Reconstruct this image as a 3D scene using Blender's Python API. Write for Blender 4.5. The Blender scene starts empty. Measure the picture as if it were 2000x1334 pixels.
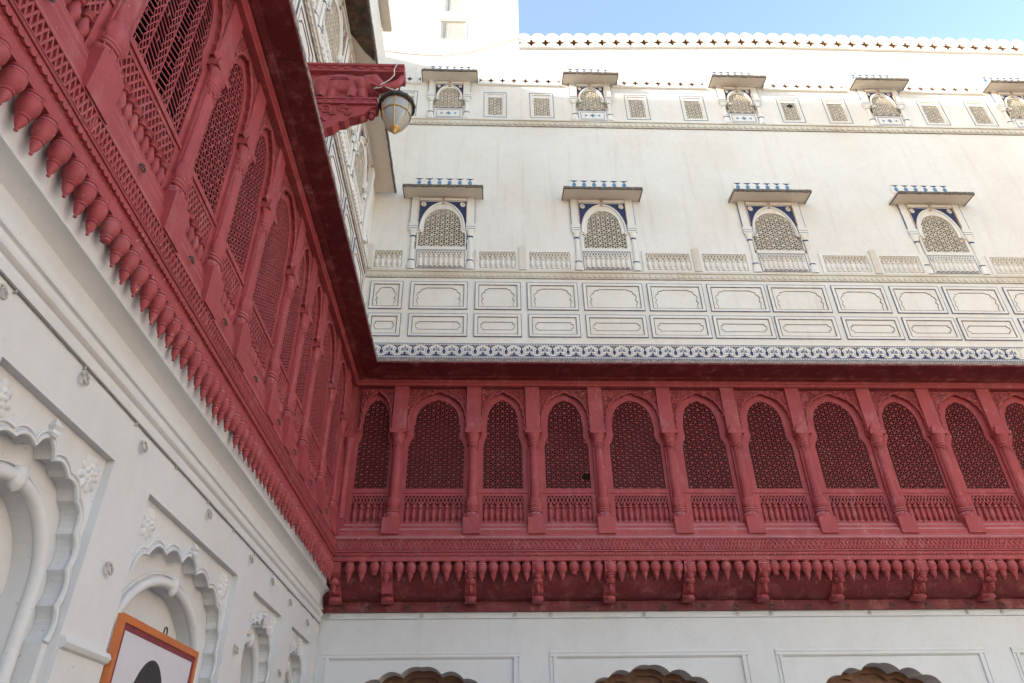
import bpy, bmesh, math, random
from mathutils import Vector, Matrix, noise as mnoise
R = math.radians
rng = random.Random(7)
scene = bpy.context.scene
COL = scene.collection

# ------------------------------------------------------------------ camera
cam_d = bpy.data.cameras.new('camera')
cam = bpy.data.objects.new('camera', cam_d); COL.objects.link(cam)
cam_d.sensor_width = 36.0
cam_d.lens = 36.0 * 1388.24 / 2000.0
cam_d.clip_end = 2000.0
_p, _b, _c = R(33.0554), R(2.3540), R(-0.8788)
_f = Vector((math.sin(_b)*math.cos(_p), math.cos(_b)*math.cos(_p), math.sin(_p)))
_r = Vector((math.cos(_b), -math.sin(_b), 0)); _u = _r.cross(_f)
_r2 = math.cos(_c)*_r + math.sin(_c)*_u; _u2 = -math.sin(_c)*_r + math.cos(_c)*_u
cam.matrix_world = Matrix(((_r2.x, _u2.x, -_f.x, 0), (_r2.y, _u2.y, -_f.y, 0), (_r2.z, _u2.z, -_f.z, 1.6), (0, 0, 0, 1)))
scene.camera = cam

# ------------------------------------------------------------------ light
SUN_DIR = Vector((2.4, 1.0, -0.80)).normalized()          # the way the light travels
SUN_EL = math.asin(-SUN_DIR.z)
w = bpy.data.worlds.new('World'); scene.world = w; w.use_nodes = True
nt = w.node_tree; nt.nodes.clear()
sky = nt.nodes.new('ShaderNodeTexSky'); sky.sky_type = 'NISHITA'; sky.sun_disc = False
sky.sun_elevation = SUN_EL
sky.sun_rotation = math.atan2(-SUN_DIR.x, -SUN_DIR.y)
sky.altitude = 200; sky.air_density = 1.2; sky.dust_density = 1.7; sky.ozone_density = 0.4
bg = nt.nodes.new('ShaderNodeBackground'); bg.inputs[1].default_value = 0.15
ow = nt.nodes.new('ShaderNodeOutputWorld')
nt.links.new(sky.outputs[0], bg.inputs[0]); nt.links.new(bg.outputs[0], ow.inputs[0])
sl = bpy.data.lights.new('sun', 'SUN'); sl.energy = 2.0; sl.angle = R(0.55); sl.color = (1.0, 0.90, 0.76)
sun = bpy.data.objects.new('sun', sl); COL.objects.link(sun)
sun.rotation_euler = SUN_DIR.to_track_quat('-Z', 'Y').to_euler()
sun.location = (-30, -10, 40)
vs = scene.view_settings
vs.view_transform = 'Standard'; vs.look = 'None'; vs.gamma = 1.0; vs.exposure = 2.0
vs.use_curve_mapping = False
vs.use_white_balance = False

# ------------------------------------------------------------------ materials
def newmat(name):
    m = bpy.data.materials.new(name); m.use_nodes = True
    n = m.node_tree.nodes; n.clear()
    out = n.new('ShaderNodeOutputMaterial'); b = n.new('ShaderNodeBsdfPrincipled')
    m.node_tree.links.new(b.outputs[0], out.inputs[0])
    return m, m.node_tree, b
def N(t, typ, **kw):
    n = t.nodes.new(typ)
    for k, v in kw.items(): setattr(n, k, v)
    return n
def ramp(t, src, lo, hi, a=0.0, b=1.0):
    r = N(t, 'ShaderNodeMapRange'); r.inputs[1].default_value = lo; r.inputs[2].default_value = hi
    r.inputs[3].default_value = a; r.inputs[4].default_value = b
    t.links.new(src, r.inputs[0]); return r.outputs[0]
def noise(t, vec, scale, detail=4.0, rough=0.55):
    n = N(t, 'ShaderNodeTexNoise'); n.inputs['Scale'].default_value = scale
    n.inputs['Detail'].default_value = detail; n.inputs['Roughness'].default_value = rough
    t.links.new(vec, n.inputs['Vector']); return n.outputs['Fac']
def mixc(t, fac, a, b):
    m = N(t, 'ShaderNodeMix', data_type='RGBA')
    for s, val in ((m.inputs[0], fac), (m.inputs[6], a), (m.inputs[7], b)):
        if isinstance(val, (int, float)): s.default_value = val
        elif isinstance(val, tuple): s.default_value = (*val, 1.0)
        else: t.links.new(val, s)
    return m.outputs[2]
def mul(t, a, b):
    m = N(t, 'ShaderNodeMath', operation='MULTIPLY')
    for s, val in ((m.inputs[0], a), (m.inputs[1], b)):
        if isinstance(val, (int, float)): s.default_value = val
        else: t.links.new(val, s)
    return m.outputs[0]
def scaled(t, vec, sx, sy, sz):
    m = N(t, 'ShaderNodeMapping'); m.inputs['Scale'].default_value = (sx, sy, sz)
    t.links.new(vec, m.inputs[0]); return m.outputs[0]
def bump(t, b, h, strength, dist=0.02, prev=None):
    n = N(t, 'ShaderNodeBump'); n.inputs['Strength'].default_value = strength; n.inputs['Distance'].default_value = dist
    t.links.new(h, n.inputs['Height'])
    if prev is not None: t.links.new(prev, n.inputs['Normal'])
    t.links.new(n.outputs[0], b.inputs['Normal']); return n.outputs[0]

def wash(name, base, stain, amount=0.5, streak=0.35, speck=0.5, rough=0.85, bumpy=0.25):
    m, t, b = newmat(name)
    g = N(t, 'ShaderNodeNewGeometry'); P = g.outputs['Position']
    big = ramp(t, noise(t, P, 0.55, 6, 0.6), 0.45, 0.75, 0, amount)
    c = mixc(t, big, base, stain)
    st = ramp(t, noise(t, scaled(t, P, 5.0, 5.0, 0.28), 1.6, 5, 0.65), 0.54, 0.80, 0, streak)
    c = mixc(t, st, c, tuple(x*0.80 for x in stain))
    mott = ramp(t, noise(t, P, 7.0, 5, 0.6), 0.3, 0.7, 0.97, 1.02)
    mm = N(t, 'ShaderNodeVectorMath', operation='SCALE'); t.links.new(c, mm.inputs[0]); t.links.new(mott, mm.inputs['Scale'])
    sp = ramp(t, noise(t, P, 34.0, 2, 0.5), 0.70, 0.76, 0, speck)
    c2 = mixc(t, sp, mm.outputs[0], tuple(x*0.45 for x in stain))
    t.links.new(c2, b.inputs['Base Color']); b.inputs['Roughness'].default_value = rough
    h1 = noise(t, P, 2.2, 5, 0.6); n1 = bump(t, b, h1, bumpy, 0.06)
    bump(t, b, noise(t, P, 45, 3, 0.6), bumpy*0.7, 0.006, n1)
    return m

def redpaint(name, base=(0.345, 0.056, 0.064), dust=0.6, carve=0.0, speck=0.75):
    m, t, b = newmat(name)
    g = N(t, 'ShaderNodeNewGeometry'); P = g.outputs['Position']
    c = mixc(t, ramp(t, noise(t, P, 1.3, 6, 0.62), 0.35, 0.70), base, tuple(x*y for x, y in zip(base, (0.80, 0.78, 0.82))))
    fade = ramp(t, noise(t, P, 3.5, 6, 0.65), 0.50, 0.78, 0, 0.35)
    c = mixc(t, fade, c, (0.45, 0.125, 0.135))
    chip = ramp(t, noise(t, scaled(t, P, 1, 1, 0.5), 11.0, 4, 0.7), 0.70, 0.78, 0, 0.55)
    c = mixc(t, chip, c, (0.30, 0.055, 0.06))
    drip = ramp(t, noise(t, scaled(t, P, 9.0, 9.0, 0.9), 1.6, 5, 0.7), 0.54, 0.78, 0, 0.70)
    c = mixc(t, drip, c, (0.20, 0.042, 0.048))
    bleach = ramp(t, noise(t, scaled(t, P, 2.5, 2.5, 1.2), 2.1, 6, 0.7), 0.54, 0.72, 0, 0.55)
    c = mixc(t, bleach, c, (0.43, 0.17, 0.175))
    sx = N(t, 'ShaderNodeSeparateXYZ'); t.links.new(g.outputs['Normal'], sx.inputs[0])
    up = mul(t, ramp(t, sx.outputs[2], 0.25, 0.75, 0, dust), ramp(t, noise(t, P, 5, 4, 0.6), 0.25, 0.6, 0.45, 1))
    c = mixc(t, up, c, (0.50, 0.29, 0.29))
    sp = mul(t, ramp(t, noise(t, P, 42.0, 1.5, 0.5), 0.715, 0.750, 0, speck), ramp(t, noise(t, P, 1.1, 3, 0.6), 0.42, 0.60))
    c = mixc(t, sp, c, (0.66, 0.60, 0.58))
    t.links.new(c, b.inputs['Base Color']); b.inputs['Roughness'].default_value = 0.62
    b.inputs['Specular IOR Level'].default_value = 0.35
    n1 = bump(t, b, noise(t, P, 20, 5, 0.65), 0.30, 0.012)
    if carve:
        v = N(t, 'ShaderNodeTexVoronoi', feature='SMOOTH_F1'); v.inputs['Scale'].default_value = 13.0
        dn = N(t, 'ShaderNodeTexNoise'); dn.inputs['Scale'].default_value = 9.0; t.links.new(P, dn.inputs['Vector'])
        ad = N(t, 'ShaderNodeMix', data_type='VECTOR'); ad.inputs[0].default_value = 0.16
        t.links.new(P, ad.inputs[4]); t.links.new(dn.outputs['Color'], ad.inputs[5]); t.links.new(ad.outputs[1], v.inputs['Vector'])
        wv = N(t, 'ShaderNodeMath', operation='SINE'); t.links.new(mul(t, v.outputs['Distance'], 34.0), wv.inputs[0])
        bump(t, b, wv.outputs[0], carve, 0.012, n1)
    return m

def plain(name, col, rough=0.7, metal=0.0, vary=0.12, nscale=14, bumpy=0.1):
    m, t, b = newmat(name)
    g = N(t, 'ShaderNodeNewGeometry'); P = g.outputs['Position']
    f = ramp(t, noise(t, P, nscale, 4, 0.6), 0.3, 0.7)
    c = mixc(t, f, tuple(x*(1-vary) for x in col), tuple(min(1, x*(1+vary)) for x in col))
    t.links.new(c, b.inputs['Base Color']); b.inputs['Roughness'].default_value = rough; b.inputs['Metallic'].default_value = metal
    if bumpy: bump(t, b, noise(t, P, 60, 3, 0.6), bumpy, 0.004)
    return m

M = {}
M['red'] = redpaint('red_limewash')
M['redcarve'] = redpaint('red_carved_stone', carve=0.9)
M['redshade'] = redpaint('red_limewash_shaded', base=(0.145, 0.018, 0.021), speck=0.2)  # red darkened so the colour itself carries the soffit's shade
M['white'] = wash('white_limewash_low', (0.635, 0.637, 0.658), (0.50, 0.45, 0.40), 0.34, 0.10, 0.45, bumpy=0.12)
M['cream'] = wash('cream_limewash_high', (0.745, 0.706, 0.665), (0.62, 0.50, 0.38), 0.42, 0.30, 0.65, bumpy=0.11)
M['cream2'] = wash('cream_stained_trim', (0.66, 0.61, 0.535), (0.47, 0.34, 0.22), 0.6, 0.4, 0.5, bumpy=0.15)
M['soffit'] = wash('hood_underside', (0.66, 0.59, 0.50), (0.48, 0.39, 0.29), 0.4, 0.1, 0.3)
M['moss'] = plain('weathered_slab_edge', (0.13, 0.11, 0.09), 0.95, vary=0.6, nscale=30, bumpy=0.6)
M['rim'] = plain('dusty_slab_rim', (0.27, 0.22, 0.20), 0.95, vary=0.5, nscale=25, bumpy=0.5)
M['blue'] = plain('blue_wall_paint', (0.020, 0.034, 0.105), 0.7, vary=0.35, nscale=22)
M['bluepale'] = plain('faded_blue_paint', (0.10, 0.22, 0.38), 0.75, vary=0.4, nscale=25)
M['line'] = plain('grey_blue_line_paint', (0.15, 0.17, 0.245), 0.8, vary=0.45, nscale=9)
M['greyline'] = plain('dark_relief_line', (0.25, 0.215, 0.20), 0.85, vary=0.5, nscale=9)
M['rust'] = plain('ochre_stained_line', (0.52, 0.38, 0.29), 0.9, vary=0.3, nscale=6)
M['stone'] = plain('raw_sandstone', (0.36, 0.22, 0.12), 0.9, vary=0.3, nscale=18, bumpy=0.3)
M['jaliback'] = plain('painted_opening_shade', (0.055, 0.038, 0.026), 0.95, vary=0.3, nscale=6)  # near-black brown stands in for the shade behind pierced work
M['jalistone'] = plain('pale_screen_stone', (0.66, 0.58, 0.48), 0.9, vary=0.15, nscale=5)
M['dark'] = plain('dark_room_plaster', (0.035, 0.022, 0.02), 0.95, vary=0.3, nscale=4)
M['wood'] = plain('brown_door_wood', (0.16, 0.065, 0.03), 0.55, vary=0.35, nscale=12)
M['iron'] = plain('rusty_iron', (0.10, 0.07, 0.055), 0.7, metal=0.4, vary=0.4, nscale=40)
M['ringpaint'] = plain('whitewashed_rusty_iron', (0.42, 0.38, 0.34), 0.8, vary=0.55, nscale=45)
M['cablew'] = plain('pale_cable', (0.55, 0.53, 0.50), 0.6)
M['shadeline'] = plain('dark_shade_line', (0.20, 0.185, 0.18), 0.6)
M['brass'] = plain('gold_painted_metal', (0.50, 0.33, 0.13), 0.38, metal=0.65, vary=0.25, nscale=30)
M['patina'] = plain('blackened_cap_metal', (0.055, 0.048, 0.042), 0.6, metal=0.5, vary=0.7, nscale=35, bumpy=0.4)
M['ground'] = wash('courtyard_stone', (0.25, 0.225, 0.205), (0.18, 0.15, 0.125), 0.6, 0.1, 0.3)
M['orange'] = plain('orange_frame_paint', (0.50, 0.145, 0.04), 0.5, vary=0.12)
M['maroon'] = plain('maroon_mount', (0.19, 0.03, 0.045), 0.7, vary=0.15)
M['paper'] = plain('pale_print_paper', (0.60, 0.585, 0.66), 0.45, vary=0.03)
M['ink'] = plain('dark_print_ink', (0.030, 0.027, 0.034), 0.5, vary=0.5, nscale=24)
m, t, b = newmat('frosted_lamp_glass')
b.inputs['Base Color'].default_value = (0.36, 0.37, 0.385, 1); b.inputs['Roughness'].default_value = 0.35
b.inputs['Subsurface Weight'].default_value = 0.4; b.inputs['Subsurface Radius'].default_value = (0.05, 0.05, 0.05)
M['glass'] = m
m, t, b = newmat('damp_exposed_rubble')
g = N(t, 'ShaderNodeNewGeometry'); P = g.outputs['Position']
c = mixc(t, ramp(t, noise(t, P, 4.5, 7, 0.7), 0.35, 0.65), (0.035, 0.022, 0.016), (0.17, 0.095, 0.06))
c = mixc(t, ramp(t, noise(t, P, 2.6, 5, 0.6), 0.52, 0.66, 0, 0.8), c, (0.06, 0.075, 0.055))
c = mixc(t, ramp(t, noise(t, P, 9, 4, 0.6), 0.68, 0.74, 0, 0.7), c, (0.30, 0.25, 0.21))
t.links.new(c, b.inputs['Base Color']); b.inputs['Roughness'].default_value = 0.95
bump(t, b, noise(t, P, 12, 6, 0.7), 0.9, 0.05)
M['rubble'] = m

# ------------------------------------------------------------------ mesh builder
class MB:
    """local frame of a wall: x along it, y into it (minus y is outward), z up"""
    def __init__(s): s.v = []; s.f = []; s.mi = []
    def add(s, verts, faces, mi=0):
        o = len(s.v); s.v.extend(verts)
        for f in faces: s.f.append(tuple(i+o for i in f)); s.mi.append(mi)
    def box(s, x0, x1, y0, y1, z0, z1, mi=0):
        s.add([(x0,y0,z0),(x1,y0,z0),(x1,y1,z0),(x0,y1,z0),(x0,y0,z1),(x1,y0,z1),(x1,y1,z1),(x0,y1,z1)],
              [(0,3,2,1),(4,5,6,7),(0,1,5,4),(1,2,6,5),(2,3,7,6),(3,0,4,7)], mi); return s
    def prism(s, poly, y0, y1, mi=0, smi=None, back=True):
        n = len(poly); smi = mi if smi is None else smi
        s.add([(p[0], y0, p[1]) for p in poly] + [(p[0], y1, p[1]) for p in poly], [tuple(range(n))], mi)
        o = len(s.v) - 2*n
        if back: s.f.append(tuple(o+n+i for i in reversed(range(n)))); s.mi.append(mi)
        for i in range(n):
            j = (i+1) % n; s.f.append((o+i, o+n+i, o+n+j, o+j)); s.mi.append(smi)
        return s
    def sweep(s, prof, x0, x1, mi=0, closed=True, cuts=1):
        n = len(prof); k = cuts+1
        vs = []
        for c in range(k):
            x = x0+(x1-x0)*c/cuts; vs += [(x, p[0], p[1]) for p in prof]
        fs = []
        for c in range(cuts):
            for i in range(n if closed else n-1):
                j = (i+1) % n; fs.append((c*n+i, c*n+j, (c+1)*n+j, (c+1)*n+i))
        if closed: fs.append(tuple(range(n))[::-1]); fs.append(tuple(cuts*n+i for i in range(n)))
        s.add(vs, fs, mi); return s
    def lathe(s, prof, cx=0, cy=0, z0=0, seg=14, mi=0, lobes=0, la=0.0, lz=(0, 0), phase=0.0, sq=1.0):
        vs = []; fs = []
        for r, z in prof:
            for k in range(seg):
                a = 2*math.pi*k/seg + phase
                rr = r*(1+la*math.cos(lobes*a)) if lobes and lz[0] <= z <= lz[1] else r
                vs.append((cx+rr*math.cos(a), cy+sq*rr*math.sin(a), z0+z))
        n = len(prof)
        for i in range(n-1):
            for k in range(seg):
                k2 = (k+1) % seg; fs.append((i*seg+k, i*seg+k2, (i+1)*seg+k2, (i+1)*seg+k))
        fs.append(tuple(range(seg))[::-1]); fs.append(tuple((n-1)*seg+k for k in range(seg)))
        s.add(vs, fs, mi); return s
    def tube(s, path, r, seg=6, mi=0, closed=False):
        pts = [Vector(p) for p in path]; n = len(pts); vs = []; fs = []
        for i, p in enumerate(pts):
            a = pts[(i-1) % n] if (closed or i) else p; c = pts[(i+1) % n] if (closed or i < n-1) else p
            t = (c-a).normalized(); u = t.orthogonal().normalized() if abs(t.y) > 0.9 else t.cross(Vector((0, 1, 0))).normalized()
            w_ = t.cross(u)
            rr = r[i] if isinstance(r, (list, tuple)) else r
            for k in range(seg):
                an = 2*math.pi*k/seg; q = p + u*rr*math.cos(an) + w_*rr*math.sin(an); vs.append(tuple(q))
        for i in range(n if closed else n-1):
            i2 = (i+1) % n
            for k in range(seg):
                k2 = (k+1) % seg; fs.append((i*seg+k, i*seg+k2, i2*seg+k2, i2*seg+k))
        if not closed: fs.append(tuple(range(seg))); fs.append(tuple((n-1)*seg+k for k in range(seg))[::-1])
        s.add(vs, fs, mi); return s
    def bar(s, a, b, wd, y0, y1, mi=0):
        """straight flat bar between two (x,z) points: front and two sides"""
        dx, dz = b[0]-a[0], b[1]-a[1]; l = math.hypot(dx, dz) or 1; nx, nz = -dz/l*wd/2, dx/l*wd/2
        vs = []
        for y in (y0, y1):
            vs += [(a[0]+nx, y, a[1]+nz), (a[0]-nx, y, a[1]-nz), (b[0]-nx, y, b[1]-nz), (b[0]+nx, y, b[1]+nz)]
        s.add(vs, [(0,1,2,3),(1,5,6,2),(4,0,3,7)], mi); return s
    def strip(s, pts, wd, y0, y1, mi=0, closed=False):
        """flat ribbon along an (x,z) path with thickness"""
        n = len(pts); L = []; Rr = []
        for i in range(n):
            a = pts[(i-1) % n] if (closed or i) else pts[i]; c = pts[(i+1) % n] if (closed or i < n-1) else pts[i]
            dx, dz = c[0]-a[0], c[1]-a[1]; l = math.hypot(dx, dz) or 1
            k = wd/2
            if closed or 0 < i < n-1:
                d1 = (pts[i][0]-a[0], pts[i][1]-a[1]); l1 = math.hypot(*d1) or 1
                cs = (d1[0]*dx+d1[1]*dz)/(l1*l); k = wd/2/max(0.6, cs)
            L.append((pts[i][0]-dz/l*k, pts[i][1]+dx/l*k)); Rr.append((pts[i][0]+dz/l*k, pts[i][1]-dx/l*k))
        vs = []
        for i in range(n): vs += [(L[i][0], y0, L[i][1]), (Rr[i][0], y0, Rr[i][1]), (L[i][0], y1, L[i][1]), (Rr[i][0], y1, Rr[i][1])]
        fs = []
        for i in range(n if closed else n-1):
            j = (i+1) % n; a, b_ = 4*i, 4*j
            fs += [(a, a+1, b_+1, b_), (a+1, a+3, b_+3, b_+1), (a+2, a, b_, b_+2)]
        s.add(vs, fs, mi); return s
    def rectline(s, x0, x1, z0, z1, wd, y0, y1, mi=0):
        s.box(x0, x1, y0, y1, z1-wd, z1, mi); s.box(x0, x1, y0, y1, z0, z0+wd, mi)
        s.box(x0, x0+wd, y0, y1, z0+wd, z1-wd, mi); s.box(x1-wd, x1, y0, y1, z0+wd, z1-wd, mi); return s
    def frame_hole(s, x0, x1, z0, z1, hole, y0, y1, mi=0, smi=None):
        """rectangular plate with one hole (hole outline counter-clockwise)"""
        smi = mi if smi is None else smi
        outer = [(x0,z0),(x1,z0),(x1,z1),(x0,z1)]
        from mathutils.geometry import tessellate_polygon
        loops = [[Vector((p[0], p[1], 0)) for p in outer], [Vector((p[0], p[1], 0)) for p in hole]]
        tris = tessellate_polygon(loops); allp = outer+list(hole); n = len(allp)
        fs = []
        for tr in tris:
            a, b_, c = (allp[i] for i in tr)
            if (b_[0]-a[0])*(c[1]-a[1])-(b_[1]-a[1])*(c[0]-a[0]) < 0: tr = tr[::-1]
            fs.append(tuple(tr)); 
        s.add([(p[0], y0, p[1]) for p in allp], fs, mi)
        s.add([(p[0], y1, p[1]) for p in allp], [f[::-1] for f in fs], mi)
        o = len(s.v)-2*n
        for i in range(4):
            j = (i+1) % 4; s.f.append((o+i, o+n+i, o+n+j, o+j)); s.mi.append(mi)
        h = len(hole)
        for i in range(h):
            j = (i+1) % h; s.f.append((o+4+j, o+n+4+j, o+n+4+i, o+4+i)); s.mi.append(smi)
        return s
    def wall(s, x0, x1, z0, z1, holes, y0, y1, mi=0, smi=None):
        """wall slab with rectangular openings, cut on a grid"""
        smi = mi if smi is None else smi
        xs = sorted({x0, x1, *[h[0] for h in holes], *[h[1] for h in holes]}); zs = sorted({z0, z1, *[h[2] for h in holes], *[h[3] for h in holes]})
        xs = [x for x in xs if x0 <= x <= x1]; zs = [z for z in zs if z0 <= z <= z1]
        for i in range(len(xs)-1):
            for j in range(len(zs)-1):
                cx, cz = (xs[i]+xs[i+1])/2, (zs[j]+zs[j+1])/2
                if any(h[0] < cx < h[1] and h[2] < cz < h[3] for h in holes): continue
                a, b_, c, d = xs[i], xs[i+1], zs[j], zs[j+1]
                s.add([(a,y0,c),(b_,y0,c),(b_,y0,d),(a,y0,d)], [(0,1,2,3)], mi)
                s.add([(a,y1,c),(b_,y1,c),(b_,y1,d),(a,y1,d)], [(3,2,1,0)], mi)
        for h in holes:
            a, b_, c, d = h
            s.add([(a,y0,c),(b_,y0,c),(b_,y1,c),(a,y1,c),(a,y0,d),(b_,y0,d),(b_,y1,d),(a,y1,d)], [(0,1,2,3),(7,6,5,4),(3,7,4,0),(1,5,6,2)], smi)
        s.add([(x0,y0,z0),(x1,y0,z0),(x1,y1,z0),(x0,y1,z0),(x0,y0,z1),(x1,y0,z1),(x1,y1,z1),(x0,y1,z1)], [(0,3,2,1),(4,5,6,7),(1,2,6,5),(3,0,4,7)], mi)
        return s
    def mesh(s, name, mats, smooth=0.0, recalc=True):
        me = bpy.data.meshes.new(name); me.from_pydata(s.v, [], s.f)
        for m_ in (mats if isinstance(mats, (list, tuple)) else [mats]): me.materials.append(M[m_] if isinstance(m_, str) else m_)
        me.polygons.foreach_set('material_index', s.mi)
        if recalc and len(s.f) < 6000:
            bm = bmesh.new(); bm.from_mesh(me); bmesh.ops.recalc_face_normals(bm, faces=bm.faces); bm.to_mesh(me); bm.free()
        if smooth:
            me.polygons.foreach_set('use_smooth', [True]*len(me.polygons)); me.set_sharp_from_angle(angle=R(smooth))
        me.update(); return me

def obj(name, me, parent=None, loc=(0, 0, 0), rz=0.0, scale=None):
    o = bpy.data.objects.new(name, me); COL.objects.link(o)
    o.location = loc; o.rotation_euler = (0, 0, rz)
    if scale: o.scale = scale
    if parent: o.parent = parent
    return o
def build(mb, name, mats, parent=None, loc=(0, 0, 0), smooth=0.0, recalc=True):
    return obj(name, mb.mesh(name, mats, smooth, recalc), parent, loc)
def thing(name, label, cat, loc=(0, 0, 0), rz=0.0, group=None):
    o = obj(name, None, None, loc, rz); o['label'] = label; o['category'] = cat
    if group: o['group'] = group
    return o
def tag(o, label, cat, group=None):
    o['label'] = label; o['category'] = cat
    if group: o['group'] = group
    return o
def stuff(o): o['kind'] = 'stuff'; return o

# ------------------------------------------------------------------ outlines
def arc(cx, cz, rx, rz, a0, a1, n):
    return [(cx+rx*math.cos(R(a0+(a1-a0)*i/n)), cz+rz*math.sin(R(a0+(a1-a0)*i/n))) for i in range(n+1)]
def lobe(p, q, bulge, n=5):
    """arc from p to q, bulging to the right-hand side of the walk by bulge*chord"""
    (x0, z0), (x1, z1) = p, q; dx, dz = x1-x0, z1-z0; out = []
    for i in range(n):
        t_ = i/n; k = 4*bulge*t_*(1-t_); out.append((x0+dx*t_+dz*k, z0+dz*t_-dx*k))
    return out
def cusped(c, a, zs, pts, apex, bulge=0.22, n=4):
    """multifoil arch outline, counter-clockwise from bottom-left: pts = (fraction of half width, z) from the foot up"""
    right = [(c+a*p[0], p[1]) for p in pts]
    path = [(c-a*pts[0][0], zs), (c+a*pts[0][0], zs)]
    seq = right + [(c, apex)]
    out = []
    for i in range(len(seq)-1): out += lobe(seq[i], seq[i+1], bulge if i < len(seq)-2 else bulge*0.75, n)
    out.append((c, apex))
    left = [(2*c-x, z) for x, z in reversed(out[:-1])]
    return path + out + left
def inside(p, poly):
    x, z = p; r = False; n = len(poly)
    for i in range(n):
        x0, z0 = poly[i]; x1, z1 = poly[i-1]
        if (z0 > z) != (z1 > z) and x < (x1-x0)*(z-z0)/(z1-z0)+x0: r = not r
    return r
def grown(poly, d):
    cx = sum(p[0] for p in poly)/len(poly); cz = sum(p[1] for p in poly)/len(poly)
    hw = max(abs(p[0]-cx) for p in poly); hh = max(abs(p[1]-cz) for p in poly)
    return [(cx+(p[0]-cx)*(1+d/hw), cz+(p[1]-cz)*(1+d/hh)) for p in poly]

def half_relief(fn, u0, u1, v0, v1, nu, nv, y, mb):
    vs = []; fs = []; keep = {}
    for j in range(nv+1):
        for i in range(nu+1):
            u = u0+(u1-u0)*i/nu; v = v0+(v1-v0)*j/nv; h = fn(u, v); keep[i, j] = h > 0.0005; vs.append((u, y-max(h, 0.0), v))
    for j in range(nv):
        for i in range(nu):
            if any(keep[p] for p in ((i,j),(i+1,j),(i+1,j+1),(i,j+1))): fs.append((j*(nu+1)+i, j*(nu+1)+i+1, (j+1)*(nu+1)+i+1, (j+1)*(nu+1)+i))
    mb.add(vs, fs)
def ell(u, v, cu, cv, ru, rv, h, rot=0.0):
    du, dv = u-cu, v-cv
    if rot: du, dv = du*math.cos(rot)+dv*math.sin(rot), -du*math.sin(rot)+dv*math.cos(rot)
    r_ = (du/ru)**2+(dv/rv)**2
    return h*math.sqrt(1-r_) if r_ < 1 else 0.0

# ------------------------------------------------------------------ pierced screens
def jali(outline, s, wd, y0, y1, star=0.5, grow=0.03, phase=0.0, holes=()):
    """six-pointed star lattice cut from one slab"""
    mb = MB(); P = grown(outline, grow)
    xa, xb = min(p[0] for p in P), max(p[0] for p in P); za, zb = min(p[1] for p in P), max(p[1] for p in P)
    cx = (xa+xb)/2
    dz = s; dx = s*math.sqrt(3)/2
    ni = int((xb-xa)/dx/2)+2; nj = int((zb-za)/dz)+3
    def hid(p): return any(math.hypot(p[0]-h[0], p[1]-h[1]) < h[2] for h in holes)
    for i in range(-ni, ni+1):
        for j in range(-1, nj+1):
            x = cx+i*dx; z = za+phase+j*dz+(0.5*dz if i % 2 else 0)
            nb = []
            for k in range(6):
                an = R(60*k); nb.append((x+s/math.sqrt(3)*math.cos(an), z+s/math.sqrt(3)*math.sin(an)))
            for q in nb:
                mid = ((x+q[0])/2, (z+q[1])/2)
                if inside(mid, P) and not hid(mid): mb.bar((x, z), q, wd, y0, y1)
            jj = 2*j+(1 if i % 2 else 0)
            if star and inside((x, z), P) and not hid((x, z)) and (jj-i)//2 % 3 == (i % 3):
                st = []
                for k in range(12):
                    rr = s*star*(1.0 if k % 2 == 0 else 0.5); an = R(30*k); st.append((x+rr*math.cos(an), z+rr*math.sin(an)))
                mb.prism(st, y0-0.0015, y0+0.02, back=False)
    return mb
def herring(outline, s, wd, y0, y1, grow=0.03):
    """chevron lattice: columns of slats climbing left and right in turn"""
    mb = MB(); P = grown(outline, grow)
    xa, xb = min(p[0] for p in P), max(p[0] for p in P); za, zb = min(p[1] for p in P), max(p[1] for p in P)
    k = 0; x = xa
    def put(a, b_, wd_, dy=0.0):
        if inside(((a[0]+b_[0])/2, (a[1]+b_[1])/2), P): mb.bar(a, b_, wd_, y0+dy, y1)
    while x < xb:
        ladder = k % 2 == 0; wid = 0.125 if ladder else 0.085; z = za-0.1; sg = 1 if k % 4 == 0 else -1
        while z < zb+0.1:
            if ladder:
                for i in range(3):
                    put((x+wid*i/3, z+sg*wid*0.28*i/3), (x+wid*(i+1)/3, z+sg*wid*0.28*(i+1)/3), wd)
                put((x, z), (x, z+s), wd*1.1, 0.001)
                if int(z/s) % 5 == 0: put((x+wid/2, z), (x+wid/2, z+s), wd*0.9, 0.002)
            else:
                for q in (0, 1):
                    w2 = wid/2
                    put((x+q*w2, z), (x+q*w2+w2/2, z+s*0.8), wd*0.85, 0.001); put((x+q*w2+w2/2, z+s*0.8), (x+(q+1)*w2, z), wd*0.85, 0.002)
                    put((x+q*w2, z+s*1.6), (x+q*w2+w2/2, z+s*0.8), wd*0.85, 0.003); put((x+q*w2+w2/2, z+s*0.8), (x+(q+1)*w2, z+s*1.6), wd*0.85, 0.0035)
                z += s*0.6
            z += s
        x += wid; k += 1
    return mb
def xlattice(x0, x1, z0, z1, px, wd, y0, y1, rows=1, sine=False):
    """strip of crossing bars"""
    mb = MB(); n = max(1, round((x1-x0)/px)); d = (x1-x0)/n; h = (z1-z0)/rows
    for i in range(n):
        for j in range(rows):
            a, c = x0+i*d, z0+j*h
            if sine:
                m_ = (a+d/2, c+h*0.5)
                mb.bar((a, c), (a+d/2, c+h), wd, y0, y1); mb.bar((a+d/2, c+h), (a+d, c), wd, y0+0.0007, y1)
                mb.bar((a, c+h), (a+d/2, c), wd, y0+0.0014, y1); mb.bar((a+d/2, c), (a+d, c+h), wd, y0+0.0021, y1)
            else:
                mb.bar((a, c), (a+d, c+h), wd, y0, y1); mb.bar((a, c+h), (a+d, c), wd, y0+0.0012, y1)
    return mb

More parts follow.
